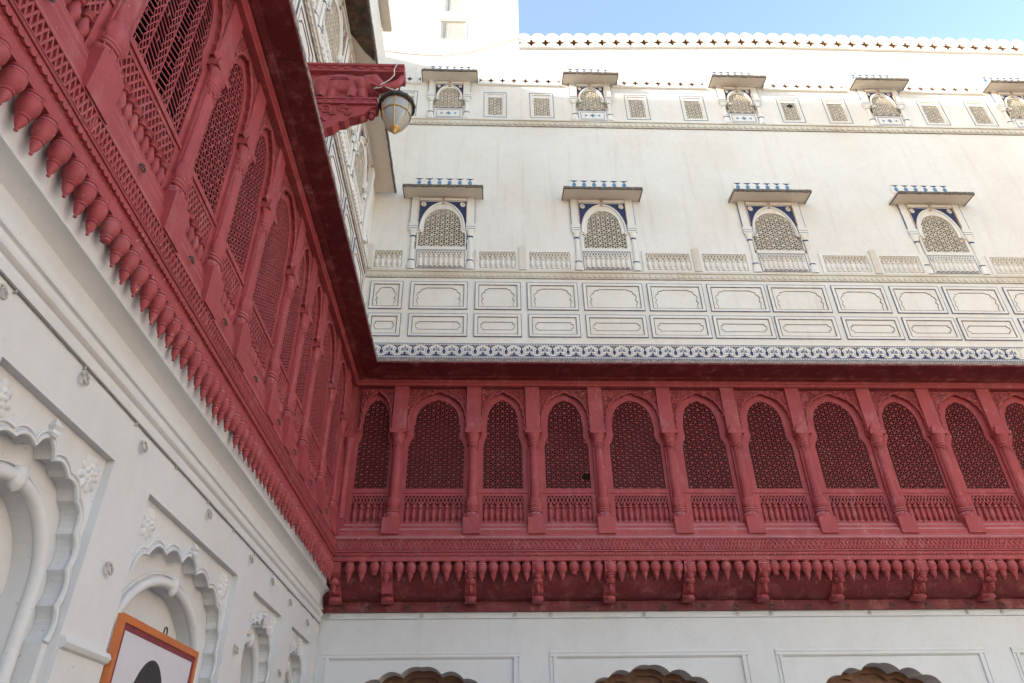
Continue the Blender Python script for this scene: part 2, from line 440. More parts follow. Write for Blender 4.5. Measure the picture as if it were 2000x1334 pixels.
# ------------------------------------------------------------------ shared small pieces
def baluster_mesh(name, mat, h, r, seg=10, ring=None):
    p = [(0.55,0),(0.95,0.02),(0.95,0.08),(0.55,0.12),(0.5,0.15),(0.8,0.24),(1.0,0.36),(0.95,0.48),(0.68,0.64),(0.5,0.74),(0.5,0.78),(0.9,0.81),(0.9,0.85),(0.6,0.89),(0.8,0.95),(1.05,1.0)]
    mb = MB().lathe([(a*r, b_*h) for a, b_ in p], seg=seg)
    mats = [mat]
    if ring: mb.lathe([(r*0.99, 0.03*h), (r*1.02, 0.05*h), (r*0.99, 0.075*h)], seg=seg, mi=1); mats.append(ring)
    return mb.mesh(name, mats, 40)
RED_BAL = baluster_mesh('red_baluster', 'red', 0.225, 0.042)
CRM_BAL = baluster_mesh('cream_baluster', 'cream', 0.25, 0.045, 8)
WHT_BAL = baluster_mesh('white_baluster', 'cream', 0.27, 0.043, 8, 'blue')
_pp = [(0.35,0.0),(0.80,0.0),(0.82,-0.032),(0.70,-0.040),(0.84,-0.050),(1.0,-0.070),(1.0,-0.080),(0.95,-0.086),(0.99,-0.092),(1.0,-0.125),(0.93,-0.160),(0.78,-0.190),(0.58,-0.212),(0.50,-0.220),(0.62,-0.228),(0.62,-0.240),(0.47,-0.247),(0.52,-0.258),(0.51,-0.272),(0.36,-0.305),(0.22,-0.328),(0.13,-0.340),(0.19,-0.350),(0.17,-0.360),(0.0,-0.368)]
PENDANT = MB().lathe([(a*0.078, b_) for a, b_ in _pp], seg=18, lobes=0).mesh('pendant', ['red'], 45)
_pb = [(a, b_ if b_ > -0.18 else -0.18+(b_+0.18)*0.8) for a, b_ in _pp]
PENDANT_B = MB().lathe([(a*0.076, b_*0.93) for a, b_ in _pp[:19]]+[(0.0, -0.262)], seg=18).mesh('pendant_blunt', ['red'], 45)
PENDANT_BIG = MB().lathe([(a*0.092, b_*1.06) for a, b_ in _pp], seg=18).mesh('pendant_large', ['red'], 45)
def ring_mesh(name, r=0.030, tr=0.006, mat='iron'):
    mb = MB().tube([(r*math.cos(a), -0.018-0.25*r*(1-math.sin(a)), -r+r*math.sin(a)) for a in [2*math.pi*k/14 for k in range(14)]], tr, 6, closed=True)
    mb.tube([(0, 0.03, 0.0), (0, -0.012, 0.004), (0, -0.028, -0.006), (0, -0.020, -0.016)], 0.007, 6)
    return mb.mesh(name, [mat], 50)
RING = ring_mesh('iron_ring')
RING_BIG = ring_mesh('iron_ring_large', 0.038, 0.008)
RING_SMALL = ring_mesh('painted_ring_small', 0.024, 0.005, 'ringpaint')
RING_WHITE = ring_mesh('painted_ring', 0.037, 0.008, 'ringpaint')
def petals(n, r0, r1, wd, y0, y1, cx=0, cz=0, mb=None, mi=0, off=0.0):
    mb = mb or MB()
    for k in range(n):
        a = 2*math.pi*k/n+off; ca, sa = math.cos(a), math.sin(a)
        pts = []
        for i in range(10):
            th = 2*math.pi*i/10; u = (r0+r1)/2+(r1-r0)/2*math.cos(th); v = wd*math.sin(th)*(1+0.3*math.cos(th))
            pts.append((cx+u*ca-v*sa, cz+u*sa+v*ca))
        mb.prism(pts, y0, y1, mi)
    return mb

# pillar of the red galleries: shaft with capital, base and pilaster above as sub-parts
def pillar_meshes():
    sh = MB(); 
    sh.lathe([(0.073,0),(0.080,0.04),(0.076,0.5),(0.072,0.93)], cy=-0.010, z0=5.70, seg=32, lobes=16, la=0.035, lz=(0.03, 0.95), sq=0.85)
    sh.box(-0.10, 0.10, -0.005, 0.075, 5.40, 6.88)
    cap = MB().lathe([(0.070,0),(0.080,0.012),(0.080,0.02),(0.092,0.028),(0.098,0.042),(0.092,0.056),(0.080,0.06),(0.096,0.07),(0.100,0.082),(0.094,0.096),(0.084,0.10),(0.088,0.13),(0.105,0.18),(0.130,0.235)], cy=-0.015, z0=6.62, seg=24, lobes=8, la=0.03, lz=(0.11, 0.24))
    for k in range(8):
        a = 2*math.pi*k/8; cap.lathe([(0.004,-0.05),(0.011,-0.042),(0.012,-0.028),(0.006,0.0)], 0.078*math.cos(a), -0.012+0.07*math.sin(a), 6.625, 6)
    cap.box(-0.138, 0.138, -0.130, 0.075, 6.856, 6.925)
    base = MB().box(-0.135, 0.135, -0.150, 0.05, 5.12, 5.385)
    base.lathe([(0.132,0),(0.130,0.03),(0.118,0.065),(0.098,0.09),(0.086,0.10),(0.107,0.105),(0.112,0.118),(0.104,0.130),(0.088,0.135),(0.104,0.142),(0.108,0.153),(0.100,0.165),(0.086,0.17),(0.098,0.19),(0.112,0.225),(0.113,0.26),(0.103,0.30),(0.090,0.335),(0.083,0.36),(0.086,0.37),(0.074,0.375)], cy=-0.022, z0=5.385, seg=24, lobes=8, la=0.035, lz=(0.17, 0.345))
    for k in range(5):   # leaves at the foot
        a = R(-150+30*k); petals(1, 0.0, 0.075, 0.030, -0.012, 0.0, mb=base)
        n0 = len(base.v)-20
        for i in range(n0, len(base.v)):
            x, y, z = base.v[i]; rad = 0.118-y; base.v[i] = (rad*math.cos(a)+z*0.25, -0.022+rad*math.sin(a), 5.44+x*0.9-0.04)
    up = MB().box(-0.122, 0.122, -0.055, 0.075, 6.925, 7.775)
    leaf = MB()
    for k in range(7):
        petals(1, 0.0, 0.155-0.012*abs(k-3), 0.024, -0.012, 0.0, mb=leaf, off=R(30+20*k))
    for i in range(len(leaf.v)):
        x, y, z = leaf.v[i]; leaf.v[i] = (x*0.9, y-0.054-0.22*max(0, 0.11-z)*0.6, z+6.93)
    leaf.prism([(-0.11,6.925),(0.11,6.925),(0.09,7.0),(-0.09,7.0)], -0.105, -0.05)
    low = MB(); low.v, low.f, low.mi = [((x, y, z-0.10) if i < 4 else (x, y, z)) for i, (x, y, z) in enumerate(base.v)], base.f, base.mi
    return [x.mesh(n, [m_], 42) for x, n, m_ in ((sh,'shaft','red'),(cap,'capital','red'),(base,'base','red'),(up,'pilaster','red'),(leaf,'leaf_carving','red'),(low,'base','red'))]
PIL = pillar_meshes()

# ------------------------------------------------------------------ red gallery
def red_gallery(root, x0, x1, pillars, bays, pend, brackets, pats, broken=None, k=1.0, lat=0.665, rows=1, jd=0.008, q_=0.8, zb=0.345):
    """pillars: x of each; bays: (xl, xr, jali half width or None) between pillars"""
    # base mouldings
    prof = [(0.05,5.47),(-0.02,5.47),(-0.02,5.425),(-0.062,5.375),(-0.062,5.315),(-0.108,5.255),(-0.108,5.155),(-0.120,5.11),(-0.178,5.045),(-0.178,5.02),(0.05,5.02)]
    S = lambda pr: [(y*k if y < 0 else y, z) for y, z in pr]
    build(MB().sweep([(y, 5.02+(z-5.02)*(zb-0.025)/0.45) for y, z in S(prof)], x0, x1), 'plinth_moulding', 'red', root)
    build(MB().sweep(S([(0.05,5.017),(-0.163,5.017),(-0.163,4.845),(0.05,4.845)]), x0, x1), 'carved_band_ground', 'red', root)
    band = MB()
    n = int((x1-x0)/0.95)+1; xa = x0
    for i in range(n):
        xb = min(x1, xa+0.95+0.1*math.sin(i*2.3)); 
        if xb-xa < 0.1: break
        px = (0.060, 0.075, 0.055, 0.085)[i % 4] if k == 1.0 else (0.045, 0.055, 0.05)[i % 3]
        lt = xlattice(xa+0.008, xb-0.008, 4.865, 5.0, px, 0.018 if k == 1.0 else 0.013, -0.163*k-0.019, -0.163*k+0.003)
        band.add(lt.v, lt.f); band.rectline(xa+0.003, xb-0.003, 4.857, 5.010, 0.009, -0.163*k-0.021, -0.163*k+0.003); xa = xb
    stuff(build(band, 'carved_lattice_band', 'red', root, recalc=False))
    build(MB().sweep([(0.05,4.842),(-0.163*k-0.026,4.842),(-0.163*k-0.031,4.832),(-0.163*k-0.026,4.822),(0.05,4.822)], x0, x1), 'fillet', 'red', root)
    sc = MB().sweep(S([(0.05,4.819),(-0.150,4.819),(-0.150,4.757),(0.05,4.757)]), x0, x1)
    x = x0+0.03
    while x < x1-0.03:
        sc.prism([(x-0.027,4.818)]+arc(x, 4.797, 0.027, 0.028, 180, 360, 6)+[(x+0.027,4.818)], -0.150*k-0.022, -0.150*k+0.002); x += 0.0545
    stuff(build(sc, 'scalloped_moulding', 'red', root, recalc=False))
    build(MB().sweep(S([(0.05,4.754),(-0.150,4.754),(-0.158,4.745),(-0.158,4.70),(-0.150,4.693 if k == 1.0 else 4.666),(0.05,4.693 if k == 1.0 else 4.666)]), x0, x1), 'hanging_rail', 'red', root)
    for i, px in enumerate(pend):
        kind = PENDANT
        if any(abs(px-b_) < 0.05 for b_ in brackets): kind = PENDANT_BIG
        elif (i*7+3) % 17 == 0: kind = PENDANT_B
        obj('pendant', kind, root, (px, (-0.085 if k == 1.0 else -0.030)+rng.uniform(-.004,.004), 4.70 if k == 1.0 else 4.672), rng.uniform(0, 6), (rng.uniform(0.97, 1.08) if k == 1.0 else rng.uniform(0.69, 0.76),)*2+((0.81 if k == 1.0 else 0.76)*rng.uniform(0.95, 1.05),)).rotation_euler.x = rng.uniform(-0.03, 0.03)
    # pillars
    for px in pillars:
        s = obj('pillar', PIL[0], root, (px, 0, 0), 0, (1, 0.98 if k == 1.0 else 0.55, 1))
        obj('capital', PIL[1], s); obj('base', PIL[2] if k == 1.0 else PIL[5], s); obj('pilaster', PIL[3], s); obj('leaf_carving', PIL[4], s)
    # bays
    for bi, (xl, xr, hw, jc) in enumerate(bays):
        c = (xl+xr)/2 if jc is None else jc; bw = xr-xl
        if hw is None: hw = bw/2-0.16
        ol = [(c-hw,5.925),(c+hw,5.925),(c+hw,6.70),(c+hw*0.80,6.88)] + \
             [(c+hw*0.80*(1+0.05*math.sin(R(i*36))) , 6.88+0.05*i) for i in range(1, 6)] + \
             [(c+hw*0.80*math.cos(R(a)), 7.14+0.41*math.sin(R(a))) for a in (15, 32, 48, 62, 76)] + [(c, 7.565)]
        ol += [(2*c-x, z) for x, z in reversed(ol[2:-1])]
        p = build(MB().frame_hole(xl, xr, 5.835, 7.775, ol, 0.060*q_, 0.060*q_+0.018), 'arch_panel', 'red', root)
        pat = pats[bi % len(pats)]
        if pat[0] == 'h': jm = herring(ol, pat[1], 0.010, 0.060*q_+0.006, 0.060*q_+0.006+jd)
        else: jm = jali(ol, pat[1], pat[2], 0.060*q_+0.006, 0.060*q_+0.006+jd, star=pat[3], phase=0.013*bi, holes=(broken or {}).get(bi, ()))
        build(jm, 'pierced_screen', 'red', p, recalc=False)
        # carved spandrel with a many-lobed arch edge
        a = bw/2-0.15
        cu = cusped(c, a, 6.93, [(1.0,6.97),(1.0,7.10),(0.97,7.24),(0.88,7.38),(0.72,7.50),(0.50,7.585),(0.25,7.635)], 7.69, 0.16, 4)
        ring = [q for q in cu[2:]]
        sp = MB()
        outer = [(xl+0.10,6.93),(c-a,6.93)]
        poly = [(xr-0.10,6.97),(xr-0.10,7.745),(xl+0.10,7.745),(xl+0.10,6.97)] + list(reversed(ring))
        sp.prism(poly, -0.012, 0.060*q_-0.0005, 0, 1)
        so = build(sp, 'spandrel', ['redcarve', 'red'], p)
        ed = MB().tube([(x, -0.016, z) for x, z in ring], 0.016, 6)
        for sg in (-1, 1):
            ed.tube([(c+sg*a, -0.02, 6.975), (c+sg*(a+0.005), -0.03, 6.945), (c+sg*(a+0.03), -0.04, 6.93), (c+sg*(a+0.055), -0.04, 6.945), (c+sg*(a+0.05), -0.04, 6.965)], 0.016, 6)
        build(ed, 'arch_edge', 'red', so, smooth=50)
        # little balustrade below
        bh = hw if bw > 0.7 else hw
        rect = [(c-bh,5.0+zb),(c+bh,5.0+zb),(c+bh,5.80),(c-bh,5.80)]
        q = build(MB().frame_hole(xl, xr, 4.93+zb, 5.834, rect, 0.055*q_, 0.055*q_+0.02), 'balustrade_frame', 'red', root)
        build(MB().box(xl, xr, 0.085*q_+0.02, 0.085*q_+0.027, 4.93+zb, 5.0+lat-0.005), 'backing_slab', 'red', q)
        stuff(build(xlattice(c-bh, c+bh, 5.0+lat, 5.80, 0.115, 0.016, 0.060*q_, 0.060*q_+0.02, rows, True), 'lattice_strip', 'red', q, recalc=False))
        nb = max(3, round(2*bh/0.100)); d = 2*bh/nb
        for i in range(nb): obj('baluster', RED_BAL, q, (c-bh+d*(i+0.5), 0.062*q_+0.012, 5.002+zb), rng.uniform(0, 6), (1, 1, (lat-zb-0.003)/0.225))
        build(MB().box(xl+0.09, xr-0.09, 0.060*q_-0.015, 0.060*q_-0.0005, 5.845, 5.885), 'sill_fillet', 'red', p)
    # top beam
    build(MB().sweep([(0.05,7.776),(-0.085,7.776),(-0.085,7.82),(-0.11,7.84),(-0.11,7.90),(0.05,7.90)], x0, x1), 'top_beam', 'red', root)
    # closed dark room behind the screens
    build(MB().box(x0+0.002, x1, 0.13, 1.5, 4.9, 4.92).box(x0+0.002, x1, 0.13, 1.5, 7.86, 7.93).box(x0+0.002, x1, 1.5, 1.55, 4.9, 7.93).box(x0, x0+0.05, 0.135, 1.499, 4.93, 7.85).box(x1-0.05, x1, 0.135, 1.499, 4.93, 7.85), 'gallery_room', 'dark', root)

XC, YC = -2.35, 11.0
bp = [-1.49, -0.23, 0.79, 1.89, 3.11, 4.26, 5.43, 6.72, 7.81, 8.93, 10.1, 11.2]
jl = [(-2.16,-1.63),(-1.32,-0.38),(-0.06,0.60),(0.98,1.72),(2.09,2.96),(3.34,4.09),(4.48,5.25),(5.64,6.55),(6.90,7.68),(8.04,8.78),(9.12,9.92),(10.3,11.0)]
edges = [-2.27]+bp
back = thing('red_gallery', 'dark red gallery of pierced arched screens on small brackets along the back wall', 'gallery', (0, YC, 0))
bays = [(edges[i], edges[i+1], (jl[i][1]-jl[i][0])/2, (jl[i][0]+jl[i][1])/2) for i in range(len(edges)-1)]
pend = []
pos = [-2.24]+bp
for i in range(len(pos)-1):
    n = max(2, round((pos[i+1]-pos[i])/0.178)); pend += [pos[i]+(pos[i+1]-pos[i])*k/n for k in range(n)]
pend.append(pos[-1])
red_gallery(back, XC+0.02, 11.4, bp, bays, pend[1:], bp, [('j', 0.092, 0.0062, 0.27), ('j', 0.088, 0.0062, 0.27), ('j', 0.095, 0.0065, 0.29)], {3: ((1.66, 6.13, 0.075),)})
corner = MB().box(-2.35, -2.262, -0.03, 0.06, 5.40, 7.776).box(-2.35, -2.22, -0.07, 0.06, 5.10, 5.385)
corner.lathe([(0.055,0),(0.062,0.05),(0.05,0.08),(0.05,1.05),(0.066,1.08),(0.05,1.12),(0.075,1.32),(0.075,1.38)], -2.285, -0.05, 5.385, 12)
build(corner, 'corner_pilaster', 'red', back, smooth=40)

# back gallery: coved red soffit on brackets
cv = [(0.0,4.692)] ; cv = [(-0.05,4.69),(0.02,4.69)]
cove = [(-0.03,4.688)] + [(-0.03+0.40*(1-math.cos(R(a)))**0.9, 4.66-0.44*math.sin(R(a))) for a in (0, 15, 30, 45, 60, 75, 90)] + [(0.375,4.16),(0.36,4.155),(0.36,4.075),(0.60,4.075),(0.60,4.688)]
build(MB().sweep(cove, XC-0.40, 11.4), 'coved_soffit', 'redshade', back, smooth=40)
brk = MB()
brk.sweep([(0.36,4.18),(0.20,4.16),(0.17,4.175),(0.155,4.215),(0.17,4.25),(0.14,4.265),(0.10,4.29),(0.085,4.34),(0.06,4.40),(0.0,4.46),(-0.10,4.50),(-0.145,4.54),(-0.15,4.688),(0.36,4.688)], -0.085, 0.085)
brk.lathe([(0.02,0),(0.068,0.008),(0.080,0.03),(0.074,0.055),(0.05,0.07)], 0, 0.135, 4.165, 14)
BRK = brk.mesh('bracket', ['red'], 40)
kn = MB().lathe([(0.0,-0.19),(0.012,-0.18),(0.02,-0.16),(0.014,-0.145),(0.022,-0.13),(0.030,-0.11),(0.024,-0.09),(0.045,-0.08),(0.075,-0.06),(0.080,-0.035),(0.070,-0.012),(0.04,0.0),(0.035,0.03),(0.05,0.05)], 0, -0.02, 4.46, 14)
kn.tube([(0, -0.02, 4.36), (0, 0.02, 4.31), (0, 0.07, 4.29)], [0.03, 0.045, 0.04], 8)
KN = kn.mesh('bud_carving', ['red'], 50)
PLNB = MB().prism([(-0.07,4.26),(0.07,4.26),(0.075,4.30),(0.07,4.44),(-0.07,4.44),(-0.075,4.30)], 0.02, 0.20).mesh('plain_block', ['red'], 40)
for i, px in enumerate([-2.33]+bp):
    o = obj('bracket', BRK, back, (px+(0.06 if i == 0 else 0), 0, 0)); obj('bud_carving' if i != 1 else 'plain_block', KN if i != 1 else PLNB, o)
for x in (-2.17,-1.79,-1.19,-0.58,1.56,2.14,2.75,3.36,3.87,4.45,5.02,5.63,6.35,6.92,7.58,8.10,8.7,9.3):
    obj('iron_ring', RING_BIG, back, (x, 0.358, 4.155))

left = thing('red_gallery', 'dark red gallery of pierced arched screens overhanging the left white wall', 'gallery', (XC, 0, -0.004), R(90))
lp = [0.45, 1.62, 2.78, 3.95, 4.81, 5.66, 6.78, 7.56, 8.35, 9.51, 10.50]
lb = [(lp[i], lp[i+1], None, None) for i in range(len(lp)-1)] + [(10.50, 10.90, 0.10, None)]
lpend = [0.45+0.1525*i for i in range(70) if 0.45+0.1525*i < 10.86]
pats = [('j',0.10,0.010,0.30), ('j',0.10,0.010,0.30), ('h',0.062,0.0085,0), ('j',0.100,0.0095,0.30), ('j',0.085,0.009,0.0), ('j',0.078,0.011,0.34), ('j',0.080,0.009,0.0), ('j',0.086,0.010,0.32), ('j',0.072,0.011,0.36), ('j',0.080,0.010,0.0), ('j',0.080,0.010,0.3)]
red_gallery(left, 0.0, 10.998, lp, lb, lpend, [], pats, k=0.32, lat=0.580, rows=2, jd=0.008, q_=0.45, zb=0.335)
for x in (2.2, 3.4, 4.35, 5.2, 6.2, 7.15, 7.95, 8.9, 10.0): obj('iron_ring', RING, left, (x, -0.035, 5.20)); 

cl_ = MB().box(10.895, 11.0, -0.03, 0.10, 5.40, 7.776).box(10.87, 11.0, -0.075, 0.10, 5.12, 5.385)
cl_.lathe([(0.055,0),(0.062,0.05),(0.05,0.08),(0.05,1.05),(0.066,1.08),(0.05,1.12),(0.075,1.32),(0.075,1.38)], 10.93, -0.05, 5.385, 12)
build(cl_, 'corner_pilaster', 'red', left, smooth=40)
# eaves over the galleries (flat slabs with a rough dusty rim)
def eave(root, x0, x1, depth, name='eave'):
    e = build(MB().box(x0, x1, -depth, 0.04, 7.905, 7.985), name, 'redshade', root)
    rim = MB(); n = int((x1-x0)/0.06); vs = []; fs = []
    for i in range(n+1):
        x = x0+(x1-x0)*i/n
        for (dy, z) in ((0.010, 7.930), (-0.008, 7.928), (-0.013, 7.955), (-0.010, 7.985), (0.06, 8.000)):
            vs.append((x, -depth+dy+rng.uniform(-.005,.005), z+rng.uniform(-.003,.003)))
    for i in range(n):
        for k in range(4): fs.append((i*5+k, i*5+k+1, (i+1)*5+k+1, (i+1)*5+k))
    rim.add(vs, fs); build(rim, 'rough_rim', 'rim', e, smooth=60)
    st = MB().sweep([(0.03,7.904),(-0.20,7.904),(-0.20,7.885),(-0.14,7.872),(-0.115,7.872),(0.03,7.872)], x0, x1); build(st, 'bed_moulding', 'redshade', e)
    for x in [x0+0.4+i*1.37 for i in range(int((x1-x0)/1.37))]:
        build(MB().box(x, x+0.006, -depth+0.03, -0.205, 7.9035, 7.9055), 'slab_joint', 'dark', e)
eave(back, -1.872, 11.4, 0.64)
eave(left, 0.0, 10.998, 0.478)

# ------------------------------------------------------------------ upper white facade, back
YU = 11.04
up = thing('palace_facade', 'tall cream palace wall with blue painted panels and hooded screen windows above the back gallery', 'facade', (0, YU, 0))
W1 = [(-0.95, 0.48), (2.40, 0.44), (6.00, 0.52), (9.53, 0.46)]
R2 = [-0.95, 2.43, 6.03, 9.55, 12.92]
SM = [(-2.20,-1.70),(-0.13,0.41),(0.96,1.53),(3.24,3.80),(4.59,5.17),(6.95,7.51),(8.08,8.65),(10.43,11.02),(11.61,12.19)]
TW = [(-1.32,-0.57,17.97,18.85),(-1.25,-0.65,19.16,20.1)]
holes = [(c-h-0.06, c+h+0.06, 11.0, 12.14) for c, h in W1] + [(c-0.39, c+0.39, 15.34, 16.08) for c in R2] + \
        [(a+0.07, b_-0.07, 15.08, 15.86) for a, b_ in SM] + [(a+0.05, b_-0.05, z0+0.04, z1-0.05) for a, b_, z0, z1 in TW]
slots = []
gaps = [(-2.2,-1.66),(-0.24,1.72),(3.02,5.26),(6.72,8.76),(10.14,12.18),(13.6,16.4)]
holes += [(a, b_, 16.24, 16.60) for a, b_ in gaps]
build(MB().wall(-7.0, 0.755, 7.98, 22.5, [h for h in holes if h[1] < 0.755 and h[3] < 16.2 or h[2] > 17] + [(-2.2,-1.66,16.24,16.60),(-0.24,0.754,16.24,16.60)], 0, 0.4), 'tower_wall', 'cream', up)
hr = [h for h in holes if h[0] > 0.755 and h[2] < 17 and h[2] != 16.24] + [(0.757,1.72,16.24,16.60)] + [(a, b_, 16.24, 16.60) for a, b_ in gaps[2:]]
build(MB().wall(0.756, 17.0, 7.98, 17.58, hr, 0, 0.4), 'main_wall', 'cream', up)

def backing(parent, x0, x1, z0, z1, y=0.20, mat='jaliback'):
    return build(MB().box(x0, x1, y, y+0.03, z0, z1), 'shade_backing', mat, parent)  # sheet whose dark colour stands in for the unlit room
FLOWER = petals(6, 0.006, 0.062, 0.026, -0.011, 0.0); FLOWER.prism(arc(0, 0, 0.016, 0.016, 0, 324, 9), -0.015, 0.0, 1)
FLOWER = FLOWER.mesh('painted_flower', ['cream', 'rust'])
def window(root, c, hw, zb, zj0, zj1, ztop, halfw, base='balusters', col_z=None, js=0.116, jw=0.0165, hood=True, hoodz=None, hoodhw=0.83, hoodd=0.37, plain_blue=True):
    """arched screen window: surround with colonnettes, blue spandrels, screen, base panel and hood"""
    H = zj1-zj0
    sh = zj0+H*0.36
    ol = [(c-hw,zj0),(c+hw,zj0),(c+hw,sh-0.05),(c+hw*0.93,sh),(c+hw*0.80,sh+0.03),(c+hw*0.80,sh+H*0.18)]
    ol += [(c+hw*0.78*math.cos(R(a)), zj1-H*0.40+H*0.40*math.sin(R(a))) for a in (22, 40, 57, 73)]
    ol += [(c, zj1)] + [(2*c-x, z) for x, z in reversed(ol[2:])] + [(2*c-x, z) for x, z in []]
    ol = ol[:10] + [(c, zj1)] + [(2*c-x, z) for x, z in reversed(ol[2:10])]
    x0, x1 = c-halfw+0.17, c+halfw-0.17
    fr = build(MB().frame_hole(x0, x1, zj0-0.08, ztop-0.10, ol, -0.022, 0.05, 0), 'window', 'cream', root)
    build(jali(ol, js, jw, 0.0, 0.009, star=0.40, phase=0.01), 'pierced_screen', 'jalistone', fr, recalc=False)
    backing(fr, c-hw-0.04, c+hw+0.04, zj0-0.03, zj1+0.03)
    # arch moulding and blue spandrels
    ar = x1-c-0.045; zc = zj0+H*0.42; rz = ztop-0.155-zc
    ring = arc(c, zc, ar, rz, 0, 180, 22)
    build(MB().tube([(x, -0.026, z) for x, z in ring], 0.026, 6), 'arch_moulding', 'cream', fr, smooth=50)
    for sg in (1, -1):
        cut = arc(c, zc, ar+0.012, rz+0.012, 12, 88, 10)
        poly = [(c+ar+0.012, zc+rz*0.18), (x1-0.012, zc+rz*0.05), (x1-0.012, ztop-0.115), (c+0.03, ztop-0.115)] + list(reversed(cut))
        poly = [p for p in poly[1:]]
        if sg < 0: poly = [(2*c-x, z) for x, z in reversed(poly)]
        s = build(MB().prism(poly, -0.027, -0.0215), 'spandrel', 'blue', fr)
        obj('painted_flower', FLOWER, s, (c+sg*(ar-0.045*(halfw/0.67)), -0.027, ztop-0.115-0.085*(halfw/0.67)), 0.2, (halfw/0.67,)*3)
        ed = MB().tube([(c+sg*(ar-0.01), -0.03, zc-0.02), (c+sg*(ar-0.045), -0.05, zc-0.05), (c+sg*(ar-0.03), -0.05, zc-0.085), (c+sg*(ar+0.01), -0.05, zc-0.08)], 0.022, 6)
        build(ed, 'scroll_foot', 'cream', fr, smooth=60)
        # colonnette
        xc = c+sg*(halfw-0.085); k = halfw/0.67
        zc0, zc1 = zb, zc-0.02
        h_ = zc1-zc0
        cl = MB().lathe([(0.085,0),(0.085,0.10),(0.07,0.16),(0.052,0.19),(0.062,0.21),(0.066,0.235),(0.05,0.26),(0.043,0.30),(0.042,h_*0.80),(0.05,h_*0.82),(0.056,h_*0.85),(0.05,h_*0.875),(0.062,h_*0.90),(0.085,h_*1.0)], xc, -0.03, zc0, 12)
        cl.lathe([(0.0535*k,h_*0.828),(0.0590,h_*0.85),(0.0535,h_*0.868)], xc, -0.0305, zc0, 12, 1)
        cl.lathe([(0.062,0.214),(0.069,0.228),(0.066,0.240)], xc, -0.0305, zc0, 12, 1)
        cl.box(xc-0.095, xc+0.095, -0.10, -0.001, zc1+0.002, zc1+0.20)
        cl.box(xc-0.097, xc+0.097, -0.103, -0.004, zc1+0.045, zc1+0.060, 2); cl.box(xc-0.097, xc+0.097, -0.103, -0.004, zc1+0.105, zc1+0.118, 2)
        cl.box(xc-0.082, xc+0.082, -0.075, -0.001, zc1+0.202, ztop)
        cl.box(xc+sg*0.083-0.006, xc+sg*0.083+0.006, -0.077, -0.003, zc1+0.203, ztop-0.002, 2)
        build(cl, 'colonnette', ['cream', 'blue', 'line'], fr, smooth=42).scale = (1, 0.48, 1)
    lt = MB().box(x0+0.001, x1-0.001, -0.06, -0.001, ztop-0.10, ztop-0.02).box(c-halfw+0.003, c+halfw-0.003, -0.082, -0.002, ztop+0.001, ztop+0.03)
    lt.box(x0, x1, -0.064, -0.059, ztop-0.04, ztop-0.028, 1); lt.box(x0-0.004, x0+0.008, -0.063, -0.0215, zc+rz*0.3, ztop-0.04, 1); lt.box(x1-0.008, x1+0.004, -0.063, -0.0215, zc+rz*0.3, ztop-0.04, 1)
    petals(5, 0.0, 0.045, 0.012, -0.085, -0.06, c, ztop-0.06, lt, 1, R(18))
    petals(5, 0.0, 0.045, 0.012, -0.052, -0.03, c, zc+rz-0.005, lt, 1, R(18))
    build(lt, 'lintel', ['cream', 'rust'], fr)
    # base panel
    bz1 = zj0-0.085
    if base == 'balusters':
        bx0, bx1 = x0+0.0, x1-0.0
        pn = build(MB().box(bx0, bx1, -0.012, 0.0, zb+0.02, bz1), 'base_panel', 'cream', fr)
        build(MB().rectline(bx0+0.012, bx1-0.012, zb+0.03, bz1-0.008, 0.013, -0.017, -0.011), 'painted_border', 'line', pn)
        bx0 += 0.05; bx1 -= 0.05
        stuff(build(xlattice(bx0, bx1, bz1-0.135, bz1-0.03, 0.115, 0.016, -0.035, -0.0115, 1, True), 'lattice_strip', 'cream', pn, recalc=False))
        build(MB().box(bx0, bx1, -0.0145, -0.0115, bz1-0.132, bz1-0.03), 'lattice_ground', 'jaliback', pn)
        nb = round((bx1-bx0)/0.105); d = (bx1-bx0)/nb
        for i in range(nb): obj('baluster', WHT_BAL, pn, (bx0+d*(i+0.5), -0.018, zb+0.04), 0, (1, 1, (bz1-0.14-zb-0.04)/0.27))
    elif base == 'painted':
        bx0, bx1 = x0-0.02, x1+0.02
        pn = build(MB().box(bx0, bx1, -0.012, 0.0, zb+0.02, bz1), 'base_panel', 'cream', fr)
        bd = MB().rectline(bx0+0.01, bx1-0.01, zb+0.03, bz1-0.006, 0.014, -0.016, -0.011).rectline(bx0+0.075, bx1-0.075, zb+0.075, bz1-0.055, 0.012, -0.0165, -0.011)
        petals(4, 0.0, 0.06, 0.02, -0.016, -0.011, c, (zb+bz1)/2+0.01, bd, 1)
        for sg in (-1, 1): petals(3, 0.0, 0.04, 0.014, -0.016, -0.011, c+sg*(bx1-bx0)*0.22, (zb+bz1)/2+0.01, bd, 1, R(90+90*sg))
        build(bd, 'painted_border', ['line', 'bluepale'], pn)
    if hood:
        hz = hoodz
        hd = build(MB().sweep([(0.0,hz+0.10),(0.0,hz),(-hoodd,hz-0.02),(-hoodd,hz+0.045)], c-hoodhw, c+hoodhw), 'hood', ['soffit'], fr)
        rim = MB(); n = 34; vs = []; fs = []
        for i in range(n+1):
            x = c-hoodhw-0.004+(2*hoodhw+0.008)*i/n
            for dy, z in ((0.012, hz-0.025), (-0.014, hz-0.024), (-0.018, hz+0.03), (0.02, hz+0.062)): vs.append((x, -hoodd+dy+rng.uniform(-.004,.004), z+rng.uniform(-.006,.006)))
        for i in range(n):
            for k in range(3): fs.append((i*4+k, i*4+k+1, (i+1)*4+k+1, (i+1)*4+k))
        rim.add(vs, fs)
